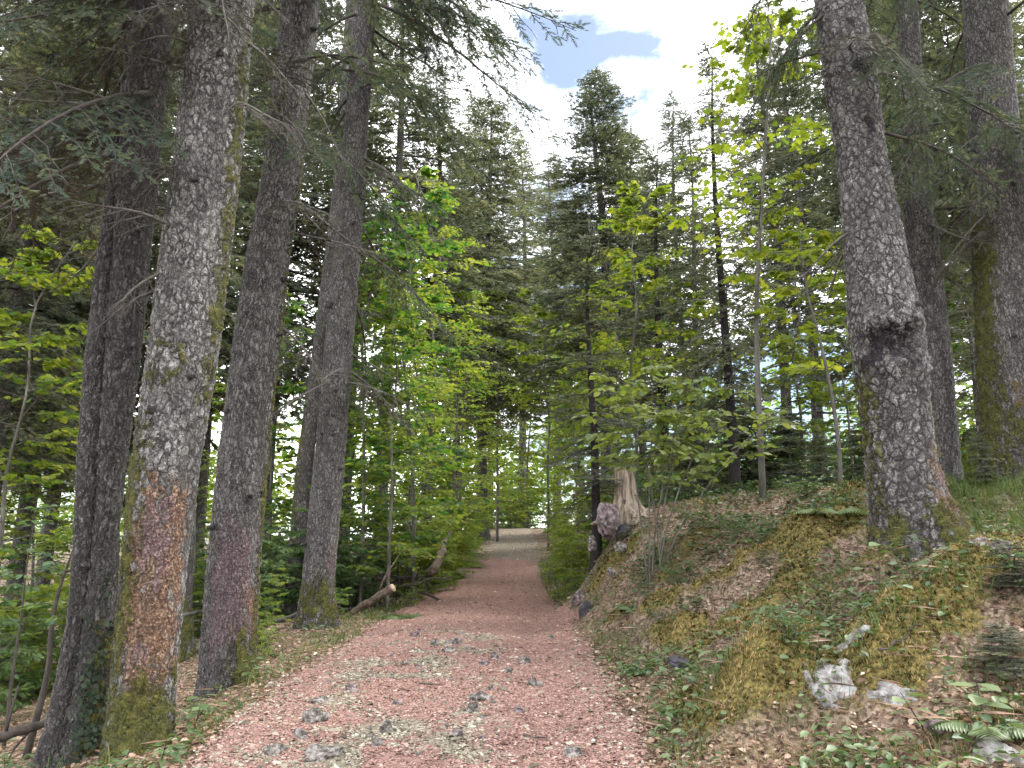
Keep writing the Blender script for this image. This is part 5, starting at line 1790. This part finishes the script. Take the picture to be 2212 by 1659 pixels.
# loose sticks
sticks = [(1130, 1590, 1180, 1600, 'thin dark twig on the path near the right side'), (905, 1480, 960, 1482, 'straight dark twig on the path left of middle'), (610, 1330, 740, 1350, 'dead branch at the third trunk foot'),
          (690, 1300, 735, 1345, 'short dead branch right of the third trunk foot'), (1900, 1420, 1990, 1370, 'thin curved twig lying on the mossy bank'), (2010, 1590, 2060, 1660, 'pale dry stick at the bottom right'),
          (560, 1390, 640, 1340, 'dead stick left of the third trunk foot'), (1760, 1325, 1850, 1330, 'brown stick in the litter below the big tree')]
for k, (ua, va, ub, vb, lab) in enumerate(sticks):
    def gp(u, v):
        # walk along the ray to the ground
        ds = np.arange(3.5, 30, 0.05)
        pp = np.array([atd(u, v, d) for d in ds])
        hit = np.nonzero(pp[:, 2] < height(pp[:, 0], pp[:, 1]) + 0.03)[0]
        return pp[hit[0]] if len(hit) else atd(u, v, 12)
    a, b = gp(ua, va), gp(ub, vb)
    q = np.linspace(0, 1, 9)[:, None]
    pts = a + (b - a) * q
    pts[:, 2] = height(pts[:, 0], pts[:, 1]) + 0.035
    pts += np.random.default_rng(k).normal(0, .006, (9, 3))
    Vt, Qt, Tt = tube(pts, np.linspace(.010, .004, 9), 6)
    mb = MB()
    mb.add(Vt, Tt, Qt)
    tag(link('stick', mb.mesh('stick', M['log_bark' if k % 2 else 'twig'], True)), lab, 'stick')


# ------------------------------------------------------------------ single plants on the bank
def herb(label, u, v, Y, H, n, kind, ll, seed, tone=0.6, spread=0.6, name='leafy_plant', cat='plant', up=0.5):
    rg = np.random.default_rng(seed)
    x = at(u, v, Y)[0][0]
    loc = np.array([x, Y, hz(x, Y)])
    t = thing(name, label, cat, loc)
    f = np.linspace(0, 1, 7)[:, None]
    lean = rg.normal(0, .12, 2)
    pts = np.concatenate([f * lean[0], f * lean[1], f * H], 1)
    pts[0, 2] = -0.04
    Vt, Qt, _ = tube(pts, np.linspace(.005, .002, 7), 5, False)
    mb = MB()
    mb.add(Vt, None, Qt)
    link('stem', mb.mesh('stem', M['twig'], True), t)
    az = rg.uniform(0, 6)
    for k in range(n):
        g = 0.25 + 0.75 * (k + .5) / n
        az += 2.4
        el = rg.uniform(-.15, .5) * up
        d = np.array([math.cos(az), math.sin(az), el])
        p = np.array([np.interp(g, f[:, 0], pts[:, i]) for i in range(3)]) + d * 0.02
        put_leaf(t, LV[kind][int(np.clip(round((tone + rg.normal(0, .15)) * 5), 0, 5))], p, d, np.array([rg.normal(0, .2), rg.normal(0, .2), 1]), ll * rg.uniform(.7, 1.15))
    return t


herb('bluish leafy seedling in front of the mossy root', 1975, 1260, 6.3, .50, 14, 'herb', .12, 1, .15)
herb('yellow green seedling left of the big tree foot', 1895, 1265, 6.4, .52, 10, 'herb', .11, 2, .7)
herb('slender seedling with paired leaves below the big tree', 1945, 1290, 6.0, .32, 12, 'herb', .10, 3, .45)
herb('broad leaved plant with long pale leaves on the lower bank', 1560, 1440, 6.6, .24, 9, 'lance', .20, 4, .85)
herb('star shaped pale plant on the lower bank left', 1512, 1412, 7.2, .16, 8, 'lance', .16, 5, .9)
herb('long leaved plant beside the white rock', 1655, 1470, 5.9, .2, 8, 'lance', .17, 6, .6)
herb('broad pale plant at the right border above the corner', 2120, 1500, 4.7, .24, 8, 'herb', .13, 7, .85)
herb('pale broad leaved plant right of the limestone slab', 1995, 1520, 4.8, .26, 7, 'herb', .12, 8, .9)
herb('small leaved plant in the moss above the white rock', 1640, 1350, 6.9, .12, 9, 'herb', .08, 9, .35)
herb('dark leaf cluster in the moss left of the limestone wedge', 1730, 1400, 6.0, .14, 10, 'herb', .09, 10, .3)
herb('grey green plant at the foot of the second trunk', 530, 1500, 7.5, .25, 10, 'herb', .11, 11, .6)
herb('grey green plant beside the nearest trunk foot', 420, 1560, 6.0, .25, 10, 'herb', .10, 12, .5)
herb('bright seedling between the two nearest trunk feet', 425, 1530, 6.7, .22, 6, 'herb', .11, 13, .95)
herb('tufted plant at the bottom left beside the path', 345, 1640, 5.2, .2, 12, 'lance', .14, 14, .55)
herb('dark broad leaved plant by the bank rocks', 1400, 1400, 8.2, .2, 12, 'lance', .16, 15, .35)
herb('low rosette plant on the lower bank near the path', 1460, 1470, 6.6, .16, 12, 'herb', .09, 16, .5)
herb('leafy plant at the bottom edge of the bank', 1780, 1600, 4.7, .2, 12, 'herb', .08, 17, .5)
herb('dry stalked plant at the bottom right corner', 2060, 1640, 4.2, .22, 8, 'lance', .15, 18, .8)
for k, (u, v, Y, H) in enumerate([(2165, 1400, 5.2, .30), (2205, 1335, 5.7, .34)]):
    x = at(u, v, Y)[0][0]
    conifer('small', 0, 'spruce_seedling', ['small spruce seedling spreading over the moss at the right border', 'small spruce seedling behind the nearer one at the right border'][k], 'seedling', (x, Y, hz(x, Y) - .03), 1.0 + k, H, width=2.6)


def fern(label, u, v, Y, L, n, seed, tone):
    rg = np.random.default_rng(seed)
    x = at(u, v, Y)[0][0]
    loc = np.array([x, Y, hz(x, Y)])
    t = thing('fern', label, 'fern', loc)
    for k in range(n):
        az = k * 6.28 / n + rg.normal(0, .3)
        mb = MB()
        m = 16
        f = np.linspace(0, 1, m)
        ax = np.stack([np.cos(az) * L * f * .85, np.sin(az) * L * f * .85, L * (.55 * f - .5 * f * f)], 1)
        Vt, Qt, _ = tube(ax, .003 * (1 - .8 * f) + .0006, 3, False)
        mb.add(Vt, None, Qt, tint=.4)
        P_, X_, Z_, S_ = [], [], [], []
        for i in range(2, m):
            for sd in (-1, 1):
                lat = np.array([-math.sin(az), math.cos(az), 0]) * sd
                P_.append(ax[i])
                X_.append(lat + .5 * np.array([math.cos(az), math.sin(az), 0]))
                Z_.append((0, 0, 1))
                S_.append(L * .34 * math.sin(math.pi * (f[i] * .85 + .1)))
        add_leaves(mb, LANCE, np.array(P_), np.array(X_), np.array(Z_), np.array(S_), np.clip(rg.normal(tone, .08, len(P_)), 0, 1))
        link('frond', mb.mesh('frond', M['herb']), t)


fern('yellowish fern arching on the bank left of the big tree', 1800, 1125, 8.8, .55, 6, 1, .95)
fern('green fern beside the pale cut log', 868, 1290, 13.1, .5, 8, 2, .6)
fern('small green fern on the middle of the bank', 1370, 1310, 9.8, .3, 6, 3, .5)
fern('pale fern at the bottom right among the rocks', 2130, 1560, 4.6, .35, 6, 4, .7)
fern('dark fern low on the bank beside the path', 1390, 1420, 7.6, .32, 7, 5, .35)

# ivy climbing the foot of the dark twin trunk
ri = np.random.default_rng(8)
tB, cB = near_trees[1]
P_, X_, Z_, S_ = [], [], [], []
for k in range(260):
    z = tB.location[2] + abs(ri.normal(0, .55)) - .05
    c, r = cB(z)
    a = math.radians(ri.normal(300, 22))
    n_ = np.array([math.cos(a), math.sin(a), .25])
    fl = 1 + .15 * math.exp(-max(z - tB.location[2], 0) / .28)
    P_.append(c + n_ * (r * fl + .03))
    X_.append(np.array([ri.normal(0, .6), -.2, -1.0]))
    Z_.append(n_)
    S_.append(ri.uniform(.025, .05))
mb = MB()
add_leaves(mb, MAPLE_LOW, np.array(P_), np.array(X_), np.array(Z_), np.array(S_), ri.uniform(0, 1, 260))
o = link('ivy', mb.mesh('ivy', M['ivy']))
tag(o, 'dark ivy leaves climbing between the two nearest trunk feet', 'ivy', kind='stuff')


# ------------------------------------------------------------------ ground cover (nobody could count it)
def view_points(rg, n, d0=3.6, d1=24.0, half=0.70, k=1.0):
    """points on the ground, about evenly spread over the picture"""
    d = d0 * (d1 / d0) ** (rg.random(n) ** k)
    a = rg.uniform(-half, half, n)
    return d * np.sin(a), d * np.cos(a)


rg = np.random.default_rng(404)
# red wood chips on the path
x, y = view_points(rg, 190000, 4.3, 48, 0.55, 1.35)
pin = path_in(x, y)
keep = pin > -0.05 + 0.1 * rg.random(len(x)) - 0.12 * (rg.random(len(x)) < .1)
x, y = x[keep], y[keep]
tm = tan_mask(x, y) + rg.normal(0, .22, len(x))
z = path_z(x, y)
P = np.stack([x, y, z + 0.002], 1)
CH = (np.array([[-.5, -.28, -.05], [.5, -.2, -.05], [.42, .3, -.05], [-.45, .25, -.05], [0.05, 0, .22]]), np.array([[0, 1, 4], [1, 2, 4], [2, 3, 4], [3, 0, 4]]))
ang = rg.uniform(0, 6.28, len(x))
X = np.stack([np.cos(ang), np.sin(ang), rg.normal(0, .25, len(x))], 1)
Z = np.stack([rg.normal(0, .3, len(x)), rg.normal(0, .3, len(x)), np.ones(len(x))], 1)
S = np.clip(rg.lognormal(math.log(.015), .45, len(x)), .006, .055) * (0.8 + y / 25)
for nm, lab, sel, mt in (('wood_chips', 'reddish wood chips strewn over the path', tm < .45, 'chip'), ('gravel', 'greyish tan gravel patches along the middle of the path', tm >= .45, 'pebble')):
    mb = MB()
    add_leaves(mb, CH, P[sel], X[sel], Z[sel], S[sel] * (1.0 if mt == 'chip' else 1.5), np.clip(rg.normal(.5, .23, sel.sum()), 0, 1))
    tag(link(nm, mb.mesh(nm, M[mt])), lab, 'gravel' if mt == 'pebble' else 'wood chips', kind='stuff')

# leaf litter
x, y = view_points(rg, 78000, 3.6, 22, .72)
pin = path_in(x, y)
mm = moss_mask(x, y)
keep = (pin < 0.12 * rg.random(len(x))) & (rg.random(len(x)) > mm * 1.0)
x, y = x[keep], y[keep]
n = len(x)
P = np.stack([x, y, height(x, y) + rg.uniform(0.004, .03, n)], 1)
ang = rg.uniform(0, 6.28, n)
X = np.stack([np.cos(ang), np.sin(ang), rg.normal(0, .3, n)], 1)
Z = np.stack([rg.normal(0, .5, n), rg.normal(0, .5, n), np.ones(n)], 1)
mb = MB()
add_leaves(mb, OVATE, P, X, Z, rg.uniform(.018, .06, n), np.clip(rg.normal(.52, .22, n), 0, 1))
tag(link('fallen_leaves', mb.mesh('fallen_leaves', M['litter'])), 'brown fallen leaf litter covering the forest floor', 'leaf litter', kind='stuff')

# fine dead twigs in the litter
x, y = view_points(rg, 5000, 3.6, 15, .7)
keep = path_in(x, y) < -0.05
x, y = x[keep], y[keep]
n = len(x)
ang = rg.uniform(0, 6.28, n)
TW = (np.array([[0, -.018, 0], [0, .018, 0], [1, 0, .03], [.5, 0, .06]]), np.array([[0, 2, 3], [1, 3, 2], [0, 3, 1]]))
mb = MB()
add_leaves(mb, TW, np.stack([x, y, height(x, y) + .02], 1), np.stack([np.cos(ang), np.sin(ang), rg.normal(0, .15, n)], 1), np.tile([0, 0, 1.0], (n, 1)), rg.uniform(.08, .3, n), np.clip(rg.normal(.35, .25, n), 0, 1))
tag(link('fallen_twigs', mb.mesh('fallen_twigs', M['litter'])), 'fine dead twigs lying in the litter', 'twigs', kind='stuff')

# moss tufts
x, y = view_points(rg, 170000, 3.6, 18, .72)
mm = moss_mask(x, y)
keep = (rg.random(len(x)) < smooth(.5, .9, mm + .12 * rg.normal(0, 1, len(x)))) & (x > 0.4)
x, y = x[keep], y[keep]
n = len(x)
ST = (np.array([[-.25, -.22, -.2], [.25, -.22, -.2], [0, .3, -.2], [.05, 0, .8], [-.5, .1, .35], [.45, .2, .4], [0, -.5, .35]]), np.array([[0, 1, 3], [1, 2, 3], [2, 0, 3], [0, 2, 4], [1, 5, 2], [0, 6, 1]]))
ang = rg.uniform(0, 6.28, n)
hs = rg.uniform(.012, .04, n) * (.8 + y / 16)
tone = np.clip(.48 + .6 * n2(x, y, 2.6, 41., 3) + rg.normal(0, .18, n), 0, 1)
mb = MB()
add_leaves(mb, ST, np.stack([x, y, height(x, y) + .004], 1), np.stack([np.cos(ang), np.sin(ang), rg.normal(0, .2, n)], 1), np.stack([rg.normal(0, .3, n), rg.normal(0, .3, n), np.ones(n)], 1), hs, tone)
tag(link('moss', mb.mesh('moss', M['moss'])), 'yellow green moss cushions over the bank', 'moss', kind='stuff')


# grass and low herbs
def grass(nm, lab, x, y, hgt, rg, tone, mat='grass', per=9, spread=.05):
    n = len(x)
    x = np.repeat(x, per) + rg.normal(0, spread, n * per)
    y = np.repeat(y, per) + rg.normal(0, spread, n * per)
    keep = path_in(x, y) < 0.10
    x, y = x[keep], y[keep]
    h = np.repeat(hgt, per)[keep]
    tt = np.repeat(tone, per)[keep]
    n = len(x)
    BL = (np.array([[0, -.022, 0], [0, .022, 0], [.42, -.018, .16], [.42, .018, .16], [.75, -.012, .18], [.75, .012, .18], [1, 0, .06]]), np.array([[0, 1, 3], [0, 3, 2], [2, 3, 5], [2, 5, 4], [4, 5, 6]]))
    az = rg.uniform(0, 6.28, n)
    el = rg.uniform(.3, 1.3, n)
    X = np.stack([np.cos(az) * np.cos(el), np.sin(az) * np.cos(el), np.sin(el)], 1)
    Z = np.stack([-np.cos(az) * np.sin(el), -np.sin(az) * np.sin(el), np.cos(el)], 1)
    mb = MB()
    add_leaves(mb, BL, np.stack([x, y, height(x, y) - .005], 1), X, Z, h * rg.uniform(.5, 1.25, n), np.clip(tt + rg.normal(0, .12, n), 0, 1))
    tag(link(nm, mb.mesh(nm, M[mat])), lab, 'grass', kind='stuff')


# verge grass on both sides of the path
yy = rg.uniform(5, 30, 1900) ** 1.0
l, r = path_edges(yy)
left = rg.random(len(yy)) < .55
xx = np.where(left, l - np.abs(rg.normal(0, .3, len(yy))) - .02, r + np.abs(rg.normal(0, .25, len(yy))) + .02)
keep = (n2(xx, yy, .9, 51., 2) > .0)
xx, yy = xx[keep], yy[keep]
grass('verge_grass', 'green grass tufts along both edges of the path', xx, yy, rg.uniform(.05, .13, len(xx)) * (1 + yy / 30), rg, np.clip(rg.normal(.42, .2, len(xx)), 0, 1))
# lush patch on the plateau behind the big tree
c = ground_at(2110, 8.6)
xx = c[0] + rg.normal(0, .75, 900)
yy = c[1] + rg.normal(0, .8, 900)
grass('plateau_grass', 'lush green grass patch behind the mossy root', xx, yy, rg.uniform(.09, .2, 900), rg, np.clip(rg.normal(.5, .14, 900), 0, 1))
# dry and green grass at the lower bank
xx = rg.uniform(1.0, 3.6, 1500)
yy = rg.uniform(4.0, 6.6, 1500)
keep = n2(xx, yy, 1.4, 61., 2) > .0
xx, yy = xx[keep], yy[keep]
grass('bank_grass', 'mixed dry and green grass low on the bank', xx, yy, rg.uniform(.05, .14, len(xx)), rg, np.clip(rg.normal(.68, .25, len(xx)), 0, 1), per=5)
# scattered tufts over the whole wood floor
x, y = view_points(rg, 2600, 5, 26, .72)
keep = (path_in(x, y) < -.2) & (n2(x, y, .7, 71., 2) > .05)
grass('scattered_grass', 'scattered grass tufts on the forest floor', x[keep], y[keep], rg.uniform(.06, .2, keep.sum()), rg, np.clip(rg.normal(.35, .2, keep.sum()), 0, 1), per=7)

# low leafy ground cover
x, y = view_points(rg, 26000, 3.7, 24, .72)
pin = path_in(x, y)
dens = smooth(.0, .5, n2(x, y, .8, 81., 3) + .25) * (0.35 + .65 * smooth(0.5, 2.5, np.abs(x) + .1 * y))
keep = (pin < -.08) & (rg.random(len(x)) < dens * .8)
x, y = x[keep], y[keep]
n = len(x)
ang = rg.uniform(0, 6.28, n)
P = np.stack([x, y, height(x, y) + rg.uniform(.02, .10, n)], 1)
X = np.stack([np.cos(ang), np.sin(ang), rg.normal(0, .25, n)], 1)
Z = np.stack([rg.normal(0, .35, n), rg.normal(0, .35, n), np.ones(n)], 1)
mb = MB()
add_leaves(mb, OVATE, P, X, Z, rg.uniform(.03, .07, n) * (1 + y / 30), np.clip(rg.normal(.5, .2, n), 0, 1))
x = np.concatenate([rg.uniform(.9, 3.4, 5200)])
y = rg.uniform(4.1, 8.2, len(x))
keep = (path_in(x, y) < -.05) & (n2(x, y, 1.3, 91., 2) > -.05) & (rg.random(len(x)) > moss_mask(x, y) * .8)
x, y = x[keep], y[keep]
n = len(x)
ang = rg.uniform(0, 6.28, n)
add_leaves(mb, OVATE, np.stack([x, y, height(x, y) + rg.uniform(.02, .14, n)], 1), np.stack([np.cos(ang), np.sin(ang), rg.normal(0, .25, n)], 1), np.stack([rg.normal(0, .35, n), rg.normal(0, .35, n), np.ones(n)], 1), rg.uniform(.035, .085, n), np.clip(rg.normal(.6, .2, n), 0, 1))
x = rg.uniform(1.6, 4.6, 5200)
y = rg.uniform(8.6, 13.2, len(x))
keep = (n2(x, y, 1.0, 97., 2) > -.02) & (rg.random(len(x)) > moss_mask(x, y) * .8)
x, y = x[keep], y[keep]
n = len(x)
ang = rg.uniform(0, 6.28, n)
add_leaves(mb, OVATE, np.stack([x, y, height(x, y) + rg.uniform(.02, .20, n)], 1), np.stack([np.cos(ang), np.sin(ang), rg.normal(0, .25, n)], 1), np.stack([rg.normal(0, .35, n), rg.normal(0, .35, n), np.ones(n)], 1), rg.uniform(.045, .10, n), np.clip(rg.normal(.35, .2, n), 0, 1))
tag(link('ground_cover', mb.mesh('ground_cover', M['herb'])), 'small leafy ground cover plants over the forest floor', 'ground cover', kind='stuff')


# ------------------------------------------------------------------ far-off wood that reads as one mass
rf_ = np.random.default_rng(909)
mb = MB()
for k in range(110):
    Y_ = rf_.uniform(42, 100)
    x_ = rf_.uniform(-0.95, 0.95) * Y_
    l, r = path_edges(Y_)
    if l - 1.5 < x_ < r + 1.5 and Y_ < 62:
        continue
    z_ = hz(x_, Y_)
    H_ = rf_.uniform(7, 16)
    n = 520
    u_ = rf_.normal(0, 1, (n, 3))
    u_ = unit(u_) * rf_.random((n, 1)) ** 0.4
    cz = H_ * 0.5
    lump = 1 + 0.35 * fbm(u_ * 2.2 + k, 2)
    P = np.stack([x_ + u_[:, 0] * H_ * 0.26 * lump, Y_ + u_[:, 1] * H_ * 0.26 * lump, z_ + cz + u_[:, 2] * H_ * 0.5 * lump], 1)
    add_leaves(mb, OVATE, P, np.concatenate([rf_.normal(0, 1, (n, 2)), rf_.normal(-.2, .3, (n, 1))], 1), np.concatenate([rf_.normal(0, .5, (n, 2)), np.ones((n, 1))], 1), rf_.uniform(.35, .7, n), np.clip(rf_.normal(rf_.uniform(.35, .8), .15, n), 0, 1))
tag(link('distant_woods', mb.mesh('distant_woods', M['beech'])), 'mass of light green foliage far off behind the trees', 'woods', kind='stuff')
